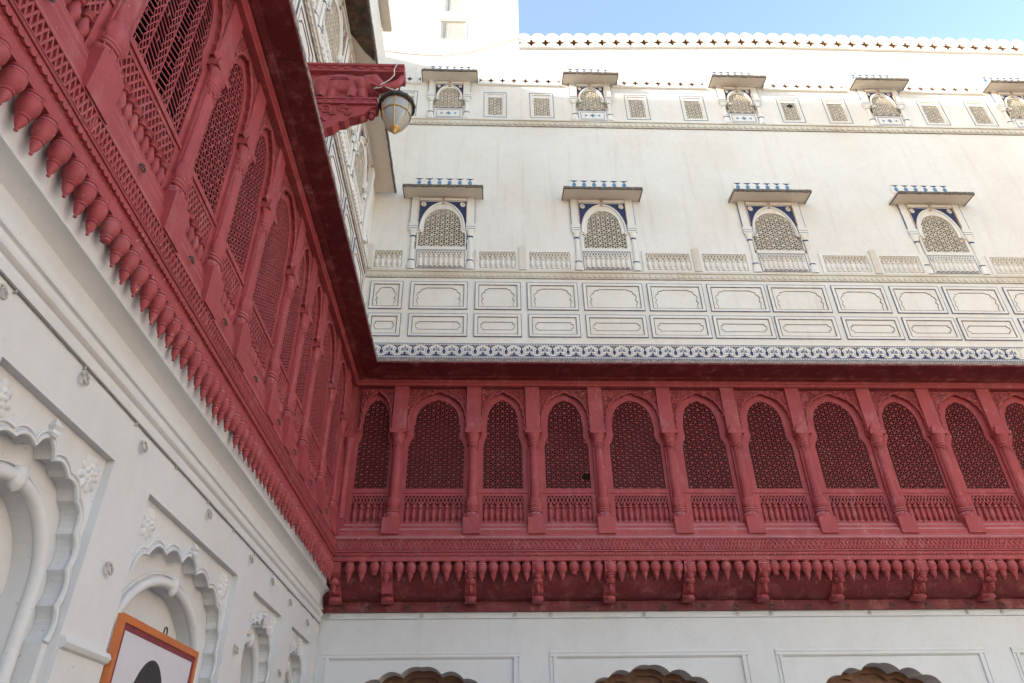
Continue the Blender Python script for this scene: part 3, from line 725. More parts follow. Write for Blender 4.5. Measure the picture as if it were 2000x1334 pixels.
        for sg in (-1, 1): rim.sweep([(0.0,hz+0.012),(0.0,hz-0.012),(-hoodd,hz-0.027),(-hoodd,hz+0.0)], c+sg*hoodhw-0.01, c+sg*hoodhw+0.01)
        build(rim, 'weathered_rim', 'moss', hd)
        dp = build(MB().box(c-hoodhw*0.79, c+hoodhw*0.79, -0.02, 0.0, hz+0.34, hz+0.60), 'painted_fringe', 'cream', hd)
        dr = MB(); nn = 6; dd = hoodhw*1.58/nn
        for i in range(nn):
            x = c-hoodhw*0.79+dd*(i+0.5); z = hz+0.575
            dr.prism([(x-dd*0.40,z),(x-dd*0.15,z-0.028),(x-0.012,z-0.045),(x+0.012,z-0.045),(x+dd*0.15,z-0.028),(x+dd*0.40,z)][::1], -0.025, -0.019, 0)
            dr.prism(arc(x, z-0.125, 0.045, 0.06, 60, 410, 10)+[(x, z-0.04)], -0.025, -0.019, 1)
        build(dr, 'blue_drops', ['blue', 'bluepale'], dp)
    return fr
for c, h in W1: window(up, c, h, 10.47, 11.06, 12.09, 12.40, 0.67, hoodz=12.40)
for c in R2: window(up, c, 0.335, 14.93, 15.40, 16.03, 16.26, 0.505, base='painted', js=0.100, jw=0.0165, hoodz=16.27, hoodhw=0.66, hoodd=0.33)
for a, b_ in SM:
    c = (a+b_)/2; z0, z1 = 15.03, 15.92
    ol = [(a+0.10,z0+0.10),(b_-0.10,z0+0.10),(b_-0.10,z1-0.16),(a+0.10,z1-0.16)]
    f = build(MB().frame_hole(a+0.03, b_-0.03, z0+0.02, z1-0.03, ol, 0.018, 0.06), 'window', 'cream', up)
    build(jali(ol, 0.100, 0.018, 0.03, 0.039, star=0.38, grow=0.02, holes=((7.27,15.66,0.075),)), 'pierced_screen', 'jalistone', f, recalc=False)
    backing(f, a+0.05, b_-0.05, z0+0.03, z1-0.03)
    build(MB().rectline(a, b_, z0, z1, 0.014, -0.005, 0.0), 'painted_border', 'line', f)
for a, b_, z0, z1 in TW:
    ol = [(a+0.12,z0+0.08),(b_-0.08,z0+0.08),(b_-0.08,z1-0.10),(a+0.12,z1-0.10)]
    f = build(MB().frame_hole(a+0.04, b_-0.04, z0+0.03, z1-0.04, ol, 0.05, 0.09), 'window', 'cream', up)
    build(jali(ol, 0.105, 0.024, 0.06, 0.07, star=0.0, grow=0.02), 'pierced_screen', 'cream', f, recalc=False)
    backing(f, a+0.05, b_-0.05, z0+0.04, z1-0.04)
    build(MB().rectline(a, b_, z0, z1, 0.012, -0.004, 0.0), 'painted_border', 'line', f)

# scalloped string courses
def scale_mesh(wd, h, d):
    return MB().prism([(-wd/2,0)]+arc(0, -h*0.45, wd/2, h*0.55, 180, 360, 8)+[(wd/2,0)], -d, 0.0).mesh('scallop', ['cream2'])
def string_course(root, x0, x1, z, wd, h, d, name='string_course'):
    s = build(MB().sweep([(0.0,z+0.045),(-d-0.014,z+0.045),(-d-0.022,z+0.025),(-d-0.02,z+0.003),(0.0,z+0.003)], x0, x1), name, 'cream2', root)
    build(MB().box(x0, x1, -d*0.45, 0.0, z-h-0.02, z+0.002), 'shadow_course', 'cream2', s)
    build(MB().box(x0, x1, -d*0.45-0.003, -0.001, z-h-0.034, z-h-0.021), 'painted_line', 'greyline', s)
    me = scale_mesh(wd*0.96, h, d); n = int((x1-x0)/wd)
    for i in range(n): obj('scallop', me, s, (x0+wd*(i+0.5), 0, z))
    return s
string_course(up, -2.40, 13.4, 10.40, 0.112, 0.105, 0.028)
string_course(up, -2.40, 15.4, 14.865, 0.135, 0.12, 0.04)
# balustrade panels beside the windows
BP = [(-2.26,-1.71),(-0.18,0.55),(0.83,1.65),(3.18,4.08),(4.34,5.24),(6.83,7.76),(8.01,8.84),(10.33,11.15),(11.4,12.25)]
for a, b_ in BP:
    p = build(MB().frame_hole(a-0.07, b_+0.07, 10.46, 11.0, [(a,10.50),(b_,10.50),(b_,10.93),(a,10.93)], -0.03, 0.0), 'balustrade', 'cream', up)
    build(MB().box(a, b_, -0.004, 0.0, 10.50, 10.79), 'panel_ground', 'cream', p); build(MB().box(a, b_, -0.004, 0.0, 10.791, 10.93), 'lattice_ground', 'stone', p)
    stuff(build(xlattice(a, b_, 10.80, 10.93, 0.125, 0.020, -0.026, -0.003, 1, True), 'lattice_strip', 'cream2', p, recalc=False))
    n = max(4, round((b_-a)/0.108)); d = (b_-a)/n
    for i in range(n): obj('baluster', CRM_BAL, p, (a+d*(i+0.5), -0.008, 10.505), 0, (1, 1, 1.15))
for x in (-2.36, 0.69, 4.21, 7.885, 11.27):
    build(MB().prism([(x-0.07,10.456),(x+0.07,10.456),(x+0.07,11.03)]+arc(x, 11.03, 0.07, 0.05, 20, 160, 6)+[(x-0.07,11.03)], -0.055, -0.001), 'balustrade_post', 'cream2', up)

# painted relief panels
def relief_panel(root, a, b_, z0, z1, kind):
    c = (a+b_)/2; hw = (b_-a)/2
    i0, i1 = a+0.075, b_-0.075; y0, y1 = z0+0.06, z1-0.075
    if kind == 'arch':
        k = hw-0.155; sp = y0+0.03
        zt = y1-0.075
        ol = cusped(c, k, y0+0.004, [(1.0,y0+0.10),(0.97,y0+0.20),(0.88,zt-0.09),(0.74,zt-0.03)], zt, 0.30, 4)
        # flat-topped: replace the peaked middle by a straight run
        ol = [p for p in ol if not (abs(p[0]-c) < k*0.70 and p[1] > zt-0.06)] ; idx = max(i for i, p in enumerate(ol) if p[0] > c)
        ol = ol[:idx+1] + [(c+k*0.60, zt), (c-k*0.60, zt)] + ol[idx+1:]
    else:
        k = hw-0.135; zc = (y0+y1)/2-0.005; h = 0.088
        half = [(c+k*0.80, zc-h)] + lobe((c+k*0.80, zc-h), (c+k*0.90, zc-h*0.62), 0.42, 4) + lobe((c+k*0.90, zc-h*0.62), (c+k*1.0, zc), 0.30, 4)
        up_ = [(x, 2*zc-z) for x, z in reversed(half)]
        rr = half+[(c+k, zc)]+up_
        ol = rr+[(2*c-x, z) for x, z in reversed(rr)]
        ol = [p for i, p in enumerate(ol) if i == 0 or math.hypot(p[0]-ol[i-1][0], p[1]-ol[i-1][1]) > 1e-4]
    p = build(MB().frame_hole(i0, i1, y0, y1, ol, -0.008, 0.0), 'wall_panel', 'cream', root)
    build(MB().rectline(a+0.012, b_-0.012, z0+0.012, z1-0.012, 0.052, -0.022, 0.0), 'raised_frame', 'cream', p)
    build(MB().rectline(a, b_, z0, z1, 0.0125, -0.0225, -0.001), 'painted_border', 'line', p)
    build(MB().rectline(i0-0.004, i1+0.004, y0-0.004, y1+0.004, 0.009, -0.024, -0.0085), 'inner_line', 'greyline', p)
    build(MB().strip(ol, 0.010, -0.0125, -0.001, closed=True), 'relief_outline', 'greyline', p)  # dark strip deepens the shade of the recessed edge by colour
UPL = [(-2.27,-1.64),(-1.50,-0.39),(-0.25,0.64),(0.76,1.75),(1.85,3.03),(3.12,4.22),(4.31,5.46),(5.52,6.69),(6.80,7.87),(7.98,8.98),(9.06,10.19),(10.30,11.4),(11.5,12.6)]
LPL = [(-2.25,-1.63),(-1.49,-0.38),(-0.26,0.64),(0.77,1.75),(1.86,3.02),(3.09,4.23),(4.30,5.45),(5.50,6.69),(6.81,7.92),(8.00,9.03),(9.09,10.2),(10.31,11.3),(11.4,12.5)]
for a, b_ in UPL: relief_panel(up, a, b_, 9.505, 10.165, 'arch')
for a, b_ in LPL: relief_panel(up, a, b_, 8.885, 9.405, 'cartouche')
# blue floral frieze above the eave
fz = build(MB().box(-2.36, 13.0, -0.014, 0.0, 8.40, 8.735), 'frieze', 'cream', up)
build(MB().box(-2.36, 13.0, -0.018, -0.0135, 8.722, 8.735).box(-2.36, 13.0, -0.0185, -0.0135, 8.452, 8.463).box(-2.36, 13.0, -0.03, 0.0, 8.385, 8.412), 'painted_line', 'line', fz)
dts = MB()
for i in range(260):
    x = -2.34+i*0.048
    if x > 10.1: break
    dts.box(x, x+0.022, -0.0195, -0.0135, 8.425, 8.441); dts.box(x, x+0.022, -0.0195, -0.0135, 8.699, 8.713)
stuff(build(dts, 'painted_dots', 'line', fz))
def motif(fade):
    mo = MB(); PW = 0.285; h0, h1 = 8.468, 8.690
    mo.prism([(-0.10,h1),(-0.05,h1-0.018),(-0.014,h1-0.045),(-0.008,h1-0.09),(0.008,h1-0.09),(0.014,h1-0.045),(0.05,h1-0.018),(0.10,h1)], -0.019, -0.0135, 0)
    mo.prism([(0,h1-0.195),(0.022,h1-0.165),(0.031,h1-0.135),(0.024,h1-0.105),(0.006,h1-0.085),(-0.006,h1-0.085),(-0.024,h1-0.105),(-0.031,h1-0.135),(-0.022,h1-0.165)], -0.0185, -0.0135, 0)
    mo.prism(arc(0, h1-0.016, 0.014, 0.014, 180, 360, 5), -0.021, -0.0135, 2)
    X = PW/2
    for k, (an, l) in enumerate(((90, 0.085), (35, 0.075), (145, 0.075), (-5, 0.07), (185, 0.07))):
        petals(1, 0.012, l, 0.014, -0.018-0.0003*k, -0.0135, X, h0+0.115, mo, 1, R(an))
    mo.prism([(X-0.005,h0+0.04),(X+0.005,h0+0.04),(X+0.005,h0+0.11),(X-0.005,h0+0.11)], -0.0176, -0.0135, 0)
    mo.prism(arc(X, h0+0.042, 0.021, 0.03, 90, 414, 9), -0.0187, -0.0135, 0)
    mo.prism([(X-0.095,h0),(X+0.095,h0),(X+0.055,h0+0.022),(X+0.025,h0+0.034),(X,h0+0.02),(X-0.025,h0+0.034),(X-0.055,h0+0.022)], -0.0181, -0.0135, 0)
    for sg in (-1, 1):
        mo.strip([(sg*0.03, h1-0.06), (sg*0.055, h1-0.10), (sg*0.05, h1-0.16), (sg*0.02, h1-0.20)], 0.006, -0.0165, -0.0135, 1)
        mo.strip([(X-sg*0.015, h0+0.07), (X-sg*0.05, h0+0.055), (X-sg*0.085, h0+0.03)], 0.007, -0.0165, -0.0135, 1)
    return mo.mesh('floral_motif', fade)
MO = motif(['blue', 'line', 'cream']); MO2 = motif(['line', 'cream2', 'cream']); MO3 = motif(['cream2', 'cream', 'cream'])
for i in range(44): 
    x = -2.22+i*0.285
    obj('floral_motif', MO if x < 9.95 else MO3, fz, (x, 0, 0))

# pierced band under the upper wall
def quat(cx, cz, a, side, full=False):
    """half of a stepped four-lobed cut-out, right half (side=1) or left half (side=-1), from bottom to top"""
    st = [(0,-1.0),(0.16,-1.0),(0.24,-0.72),(0.24,-0.40),(0.52,-0.40),(0.58,-0.20),(0.82,-0.18),(0.98,0.0),(0.82,0.18),(0.58,0.20),(0.52,0.40),(0.24,0.40),(0.24,0.72),(0.16,1.0),(0,1.0)]
    return [(cx+side*x*a, cz+z*a) for x, z in st]
def tile(wd, z0, z1, qz, qa, top=None, thick=0.26):
    l = quat(-wd/2, qz, qa, 1); r_ = quat(wd/2, qz, qa, -1)
    if top is None: tp = [(wd/2,z1),(-wd/2,z1)]
    else: tp = arc(0, z1, wd/2, top, 0, 180, 14)
    poly = [(-wd/2,z0),(wd/2,z0)] + r_ + tp + list(reversed(l))
    return MB().prism(poly, 0.0, thick, 0, 1)
bt = tile(0.262, -0.18, 0.18, -0.045, 0.075, None, 0.14).mesh('pierced_tile', ['cream', 'stone'])
vn = MB().prism([(-0.030,0.0),(0,-0.055),(0.030,0.0),(0.02,0.004),(0,-0.03),(-0.02,0.004)], -0.004, 0.0).mesh('filled_notch', ['cream2'])
for gi, (a, b_) in enumerate(gaps):
    g0 = build(MB().box(a-0.02, b_+0.02, 0.20, 0.24, 16.2, 16.64), 'band_backing', 'stone', up)
    n = max(1, int((b_-a)/0.262)); wd = (b_-a)/n
    for i in range(n): obj('pierced_tile', bt, up, (a+wd*(i+0.5), 0.003, 16.42), 0, (wd/0.262, 1, 1))
    for i in range(n): obj('filled_notch', vn, up, (a+wd*(i+0.5), 0, 16.78))
    seg = MB().sweep([(0.0,16.235),(-0.04,16.23),(-0.055,16.20),(-0.04,16.165),(0.0,16.155)], a-0.02, b_+0.02); build(seg, 'roll_moulding', 'cream', up, smooth=60)
# parapet with round-topped merlons
def pz(x): return -0.13+0.26*min(1, max(0, (x-0.8)/6.2))-0.05*max(0, (x-7.2)/6.5)
ml = tile(0.365, -0.45, 0.20, 0.0, 0.13, 0.205, 0.30).mesh('merlon', ['cream', 'stone'])
for i in range(43):
    x = 0.885+0.365*i; obj('merlon', ml, up, (x, 0.002, 18.03+pz(x)))
rm = MB(); vs = []; fs = []; K = 30
pr = [(0.0,0.045),(-0.04,0.04),(-0.06,0.0),(-0.045,-0.04),(0.0,-0.055)]
for k in range(K+1):
    x = 0.75+16.2*k/K
    for y, z in pr: vs.append((x, y, 17.80+pz(x)+z+0.006*math.sin(k*2.1)))
for k in range(K):
    for j in range(4): fs.append((k*5+j, k*5+j+1, (k+1)*5+j+1, (k+1)*5+j))
rm.add(vs, fs); rm.box(0.757, 17, 0.01, 0.28, 17.3, 17.75); build(rm, 'parapet_roll', 'cream', up, smooth=60)
build(MB().box(0.757, 17, 0.29, 0.33, 17.3, 18.3), 'parapet_core', 'stone', up)
build(MB().box(15.4, 15.8, -11.5, -0.003, 0.0, 14.4), 'sky_blocker', 'cream', up)  # unseen wall added to hold back sky light on the right
build(MB().box(25.0, 25.4, -33.0, -9.0, 0.0, 13.5), 'bounce_wall', 'cream', up)  # unseen wall added to bounce sunlight into the court
# cables on the tower wall
cb = MB().tube([(x, YU-0.02, z) for x, z in ((-3.2,17.6),(-2.64,17.44),(-2.18,17.35),(-1.61,17.29),(-1.23,17.29),(-0.91,17.35),(-0.46,17.46),(0.11,17.73),(0.57,18.00),(0.70,18.06),(0.84,18.02),(0.95,17.95))], 0.010, 6)
tag(build(cb, 'slack_cable', 'cablew', smooth=60), 'thin grey cable sagging across the cream tower wall below its windows', 'cable')
cb = MB().tube([(x, YU-0.018, z) for x, z in ((-1.6,16.78),(-0.71,16.83),(-0.20,16.95),(0.31,17.23),(0.70,17.58),(0.90,17.72))], 0.006, 6)
tag(build(cb, 'slack_cable', 'cream2', smooth=60), 'faint painted-over cable climbing to the left end of the parapet', 'cable')

# ------------------------------------------------------------------ upper white facade, left
XU = -2.40
lu = thing('palace_facade', 'narrow-seen cream upper wall with blue trim, arched screens and long hood above the left gallery', 'facade', (XU, 0, 0.004), R(90))
LW = [2.45, 3.84, 5.23, 6.62, 8.01, 9.40]
build(MB().wall(-2.0, 11.03, 7.98, 16.1, [(c-0.56, c+0.56, 11.0, 12.14) for c in LW], 0, 0.35), 'main_wall', 'cream', lu)
for c in LW: window(lu, c, 0.50, 10.47, 11.06, 12.06, 12.36, 0.68, hood=False)
string_course(lu, -1.0, 10.93, 10.40, 0.112, 0.105, 0.05)
a = 10.86
for i in range(9):
    wd = (1.1, 0.9, 1.2)[i % 3]; relief_panel(lu, a-wd, a, 9.505, 10.165, 'arch'); relief_panel(lu, a-wd, a, 8.885, 9.405, 'cartouche'); a -= wd+0.11
cl = MB().lathe([(0.085,0),(0.085,0.10),(0.05,0.19),(0.066,0.235),(0.043,0.30),(0.042,0.95),(0.056,1.0),(0.085,1.15)], 10.25, -0.03, 10.47, 12).box(10.16, 10.34, -0.09, -0.001, 11.62, 12.36)
build(cl, 'colonnette', 'cream', lu, smooth=42)
p = build(MB().frame_hole(10.36, 10.90, 10.46, 11.0, [(10.43,10.50),(10.83,10.50),(10.83,10.93),(10.43,10.93)], -0.03, 0.0), 'balustrade', 'cream', lu)
for i in range(4): obj('baluster', CRM_BAL, p, (10.48+0.1*i, -0.008, 10.505), 0, (1, 1, 1.15))
hd = build(MB().sweep([(0.0,12.60),(0.0,12.47),(-0.43,12.47),(-0.43,12.535)], -1.0, 10.97), 'long_hood', 'soffit', lu)
rim = MB(); n = 160; vs = []; fs = []
for i in range(n+1):
    x = -1.0+11.975*i/n
    for dy, z in ((0.014, 12.462), (-0.014, 12.463), (-0.02, 12.53), (0.02, 12.55)): vs.append((x, -0.43+dy+rng.uniform(-.005,.005), z+rng.uniform(-.006,.006)))
for i in range(n):
    for k in range(3): fs.append((i*4+k, i*4+k+1, (i+1)*4+k+1, (i+1)*4+k))
rim.add(vs, fs); build(rim, 'weathered_rim', 'moss', hd)
# plaster fallen from the hood's underside
out = [(5.0,-0.415)] + [(5.0+0.27*i+0.05*math.sin(i*3.1), -0.415) for i in range(1, 11)] + [(7.78,-0.40),(7.70,-0.34),(7.62,-0.27),(7.50,-0.20),(7.36,-0.13),(7.26,-0.07),(7.20,-0.03)] + [(7.1-0.35*i, -0.02-0.012*math.sin(i*2.2)) for i in range(7)]
mb = MB(); n = len(out)
mb.add([(x, y, 12.463) for x, y in out]+[(x, y, 12.475) for x, y in out], [tuple(range(n))]+[(i, (i+1) % n, n+(i+1) % n, n+i) for i in range(n)])
build(mb, 'exposed_rubble', 'rubble', hd)
rf = build(MB().sweep([(0.0,16.40),(0.0,16.16),(-0.20,16.16),(-0.20,16.30)], -2.0, 9.66), 'roof_slab', 'soffit', lu)
build(MB().box(-2.0, 9.66, 0.0, 0.3, 16.3, 17.0), 'roof_wall', 'cream', lu)
# body of the wing behind, its roof parapet and an unseen taller block added to cast the shade line
build(MB().box(-2.0, 10.98, 0.36, 7.0, 12.7, 16.05), 'wing_body', 'cream', lu)
build(MB().box(-2.0, 10.97, 0.75, 1.0, 16.04, 17.42), 'roof_parapet', 'cream', lu)
tb = MB().box(-8.0, 4.0, 0.42, 18.0, 16.5, 21.45)
build(tb, 'shadow_block', 'cream', lu)

# ------------------------------------------------------------------ lower white wall, left
XW = -2.50
lw = thing('courtyard_wall', 'white plaster wall with recessed cusped arch niches and heavy cornice below the left gallery', 'wall', (XW, 0, 0), R(90))
NI = [(3.20,4.53),(5.13,7.39),(7.99,9.24),(9.81,10.95),(-0.2,1.0),(1.55,2.62)]
build(MB().wall(-3.0, 11.42, 0.0, 4.30, [(a, b_, 0.35, 3.57) for a, b_ in NI], 0, 0.5), 'main_wall', 'white', lw)
# cornice: fillets, roll and deep cove, then the flat fascia behind the pendants
cpf = [(0.0,3.915),(-0.016,3.92),(-0.020,3.965),(-0.018,3.985),(-0.008,3.992),(-0.010,4.0)] + [(-0.012-0.030*math.sin(R(a)), 4.045-0.042*math.cos(R(a))) for a in (20, 55, 90, 125, 160)] + \
      [(-0.012,4.092),(-0.014,4.105),(-0.034,4.112),(-0.036,4.135),(-0.026,4.142),(-0.022,4.16),(-0.024,4.21),(-0.036,4.265),(-0.066,4.295),(-0.110,4.322),(-0.148,4.333),(-0.152,4.343),(-0.118,4.349),(-0.108,4.36),(-0.108,4.70),(0.10,4.70),(0.10,3.915)]
build(MB().sweep(cpf, -3.0, 11.35), 'cornice', 'white', lw, smooth=28)
tag(build(MB().tube([(XW+0.008+0.002*math.sin(i*1.7), -2.9+0.55*i, 3.909-0.003*math.sin(i*2.3)) for i in range(27)], 0.0042, 6), 'cornice_shade_line', 'shadeline', smooth=60), 'thin dark line drawn in for the shadow under the cornice of the left white wall', 'cable')  # dark tube stands in for the shadow gap under the cornice
CL = MB().box(-0.005, 0.005, -0.018, 0.0, -0.016, 0.012).mesh('cornice_hook', ['ringpaint'])
for i in range(12): obj('cornice_hook', CL, lw, (2.3+0.78*i, 0, 3.90))
def rosette_h(u, v):
    hs = [ell(u, v, 0, 0, 0.03, 0.03, 0.052)]
    for k in range(9): a = 2*math.pi*k/9; hs.append(ell(u, v, 0.092*math.cos(a), 0.092*math.sin(a), 0.042, 0.030, 0.026, a))
    for k in range(7): a = 2*math.pi*k/7+0.3; hs.append(ell(u, v, 0.050*math.cos(a), 0.050*math.sin(a), 0.034, 0.024, 0.042, a))
    return max(hs)
ROS = MB(); half_relief(rosette_h, -0.14, 0.14, -0.14, 0.14, 44, 44, 0.0, ROS)
ROSM = ROS.mesh('rosette', ['white'], 70, recalc=False)
cus = [(1.0,2.42),(1.0,2.62),(0.985,2.83),(0.93,3.04),(0.76,3.215),(0.48,3.305),(0.17,3.335)]
for ni, (a, b_) in enumerate(NI):
    c = (a+b_)/2; k = (b_-a)/2-0.055
    ol = cusped(c, k, 0.36, [(1.0,0.9),(1.0,1.5),(1.0,2.10)]+cus, 3.43, 0.0, 1)
    up_ = cusped(c, k, 2.2, cus, 3.43, 0.20, 6)
    ol = [(c-k,0.40),(c+k,0.40)] + up_[2:]
    ni_ = build(MB().frame_hole(a, b_, 0.352, 3.568, ol, 0.055, 0.165), 'niche', 'white', lw)
    lip = MB().tube([(x, 0.050, z) for x, z in up_[2:]], 0.017, 6)
    lip.tube([(x*1.0+(0.035 if x > c else -0.035)*min(1, abs(x-c)/(k*0.9)), 0.052, z+0.035*min(1, max(0, (z-2.4)/0.8))) for x, z in up_[2:]], 0.010, 5)
    build(lip, 'arch_lip', 'white', ni_, smooth=60)
    fin = MB().lathe([(0.03,0.0),(0.045,0.02),(0.03,0.045),(0.05,0.065),(0.028,0.09),(0.012,0.115),(0.0,0.125)], c, 0.045, 3.425, 10, lobes=5, la=0.15, lz=(0.0, 0.1))
    build(fin, 'finial', 'white', ni_, smooth=50)
    # inner plain arch with a roll moulding
    k2 = k-0.13 if k < 0.8 else k-0.20
    zc = 3.15-min(k2, 0.62); ar = arc(c, zc, k2, 3.15-zc, 0, 180, 28)
    build(MB().frame_hole(a, b_, 0.351, 3.567, [(c-k2,0.42),(c+k2,0.42)]+ar, 0.167, 0.30), 'inner_arch', 'white', ni_)
    rl = MB().tube([(c+k2+0.03, 0.158, 0.42)]+[(c+(x-c)*(1+0.03/k2), 0.158, z+0.03*math.sin(math.pi*i/28)) for i, (x, z) in enumerate(ar)]+[(c-k2-0.03, 0.158, 0.42)], 0.042, 10)
    rl.tube([(c+(x-c)*(1+0.095/k2), 0.164, z+0.095*math.sin(math.pi*i/28)) for i, (x, z) in enumerate(ar)], 0.012, 6)
    build(rl, 'roll_moulding', 'white', ni_, smooth=60)
    bud = MB().lathe([(0.0,-0.075),(0.03,-0.06),(0.05,-0.02),(0.052,0.03),(0.04,0.07),(0.0,0.085)], c, 0.148, 3.17, 12, lobes=6, la=0.08, lz=(-0.06, 0.06)); build(bud, 'keystone_bud', 'white', ni_, smooth=60)
    build(MB().box(a, b_, 0.3005, 0.34, 0.35, 3.56), 'niche_back', 'white', ni_)
    for sg in (-1, 1): obj('rosette', ROSM, ni_, (c+sg*((b_-a)/2-(0.15 if k < 0.8 else 0.21)), 0.055, 3.415), 0, (0.92, 0.62, 0.92))
# pier bands with a small ledge
ends = sorted(NI)
for i in range(len(ends)-1):
    x0, x1 = ends[i][1], ends[i+1][0]
    build(MB().sweep([(0.0,2.47),(-0.035,2.46),(-0.05,2.43),(-0.035,2.405),(-0.012,2.395),(-0.012,0.0),(0.0,0.0)], x0+0.004, x1-0.004), 'pier_band', 'white', lw, smooth=30)
for y, z in ((2.98,3.82),(3.88,3.83),(4.81,3.80),(6.27,3.81),(7.64,3.80),(8.55,3.80),(9.47,3.78),(10.53,3.75),(4.82,2.93),(7.69,2.92),(9.45,2.95)):
    obj('iron_ring', RING_WHITE, lw, (y, 0.0, z+0.04))

# ------------------------------------------------------------------ lower white wall, back
YW = 11.45
bw = thing('courtyard_wall', 'plain white wall with framed panels around cusped arch doorways below the back gallery', 'wall', (0, YW, 0.002))
FR = [(-2.41,0.53,-0.94),(0.96,3.97,2.45),(4.38,7.63,5.94),(8.05,11.2,9.5)]
cd = [(1.0,2.72),(0.98,2.97),(0.67,3.15),(0.32,3.215)]
build(MB().wall(-2.75, 11.4, 0.0, 4.10, [(a+0.10, b_-0.10, 0.0, 3.44) for a, b_, c in FR], 0, 0.5), 'main_wall', 'white', bw)
for a, b_, c in FR:
    ol = cusped(c, 0.93, 0.01, cd, 3.31, 0.20, 7)
    p = build(MB().frame_hole(a+0.10, b_-0.10, 0.002, 3.438, ol, 0.018, 0.42), 'arch_panel', 'white', bw)
    build(MB().sweep([(0.018,3.41),(-0.004,3.425),(-0.020,3.445),(-0.012,3.47),(-0.020,3.49),(-0.014,3.515),(0.001,3.52),(0.018,3.44)], a, b_), 'panel_moulding', 'white', p)
    for sg, x in ((1, a), (-1, b_)):
        mb = MB(); mb.prism([(x,0.0),(x+sg*0.03,0.0),(x+sg*0.03,3.488),(x,3.518)] if sg > 0 else [(x-0.03,0.0),(x,0.0),(x,3.518),(x-0.03,3.488)], -0.014, 0.0)
        mb.box(min(x+sg*0.055, x+sg*0.105), max(x+sg*0.055, x+sg*0.105), -0.018, 0.02, 0.0, 3.44); build(mb, 'panel_moulding', 'white', p)
    dr = build(MB().box(c-1.05, c+1.05, 0.50, 0.56, 0.0, 3.42), 'door', 'wood', p)
    ol2 = cusped(c, 0.86, 0.02, [(1.0,2.62),(0.98,2.88),(0.67,3.06),(0.32,3.125)], 3.22, 0.20, 7)
    build(MB().frame_hole(c-1.05, c+1.05, 0.003, 3.41, ol2, 0.425, 0.498), 'door_frame', 'wood', dr)
st = build(MB().sweep([(0.0,4.085),(-0.022,4.083),(-0.026,4.06),(-0.022,4.005),(-0.030,3.998),(-0.030,3.985),(0.0,3.978)], -2.44, 11.4), 'cornice_strip', 'white', bw, smooth=30)
for x in (-2.39,-0.97,0.45,1.00,2.44,3.90,4.43,5.99,7.54,8.10): obj('iron_ring', RING_SMALL, bw, (x, -0.02, 4.05))

# ------------------------------------------------------------------ elephant bracket and lantern
eb = thing('elephant_bracket', 'red carved bracket with an elephant in relief jutting from the left cream wall', 'bracket', (0, 5.80, 0))
x0, x1, zt = -2.40, -1.08, 9.47
outl = [(-2.40,8.20),(-2.28,8.22),(-2.16,8.22),(-2.08,8.27),(-1.99,8.26),(-1.93,8.33),(-1.86,8.36),(-1.80,8.45),(-1.73,8.46),(-1.68,8.52),(-1.60,8.55),(-1.50,8.60),(-1.44,8.70),(-1.36,8.74),(-1.36,8.83),(-2.40,8.83)]
board = MB().prism(outl, -0.065, 0.065).box(-2.40, -1.62, -0.05, 0.05, 8.83, 9.36)
build(board, 'carved_board', 'red', eb)
beam = MB().sweep([(-0.12,9.335),(-0.12,9.36),(-0.10,9.37),(-0.10,9.43),(-0.13,9.44),(-0.13,9.475),(0.13,9.475),(0.13,9.44),(0.10,9.43),(0.10,9.335)], -2.40, -1.075)
for i in range(8): beam.prism(arc(-2.28+0.165*i, 9.428, 0.05, 0.045, 180, 360, 7), -0.116, -0.09)
build(beam, 'top_beam', 'red', eb)
bm2 = MB().box(-2.40, -1.37, -0.10, 0.10, 8.832, 8.862).box(-2.40, -1.38, -0.085, 0.085, 8.775, 8.833).box(-2.40, -1.37, -0.10, 0.10, 8.745, 8.776)
for i in range(7): bm2.lathe([(0.0,-0.002),(0.03,0.0),(0.022,0.012),(0.0,0.018)], -2.28+0.15*i, 0, 0, 10)
nv0 = 0
bm2b = MB()
for i in range(7): bm2b.prism(arc(-2.28+0.14*i, 8.804, 0.034, 0.017, 0, 324, 9), -0.099, -0.08)
build(bm2, 'ledge', 'red', eb); build(bm2b, 'studs', 'red', eb)
def seg(u, v, a, b_, ra, rb, h):
    dx, dz = b_[0]-a[0], b_[1]-a[1]; t_ = max(0, min(1, ((u-a[0])*dx+(v-a[1])*dz)/(dx*dx+dz*dz)))
    r_ = ra+(rb-ra)*t_; d = math.hypot(u-a[0]-dx*t_, v-a[1]-dz*t_)
    return h*math.sqrt(1-(d/r_)**2) if d < r_ else 0.0
def elephant(u, v):
    hs = [ell(u, v, -1.86, 9.15, 0.33, 0.17, 0.085), ell(u, v, -2.05, 9.13, 0.15, 0.16, 0.08), ell(u, v, -1.50, 9.16, 0.15, 0.15, 0.10),
          seg(u, v, (-2.08,9.06), (-2.06,8.86), 0.085, 0.062, 0.075), seg(u, v, (-1.94,9.03), (-1.95,8.86), 0.07, 0.055, 0.055),
          seg(u, v, (-1.70,9.05), (-1.69,8.86), 0.08, 0.06, 0.075), seg(u, v, (-1.58,9.03), (-1.55,8.86), 0.07, 0.055, 0.06),
          ell(u, v, -1.60, 9.12, 0.085, 0.12, 0.115, 0.25),
          seg(u, v, (-2.17,9.20), (-2.20,9.05), 0.028, 0.024, 0.05), seg(u, v, (-2.20,9.05), (-2.16,8.95), 0.022, 0.026, 0.05)]
    return max(hs)
el = MB(); half_relief(elephant, -2.28, -1.30, 8.862, 9.335, 78, 42, -0.05, el)
tr = [(-1.46,9.20),(-1.38,9.13),(-1.31,9.08),(-1.24,9.10),(-1.17,9.16),(-1.11,9.24),(-1.10,9.31)]
el.tube([(x, -0.06, z) for x, z in tr], [0.105,0.085,0.066,0.056,0.048,0.040,0.034], 12)
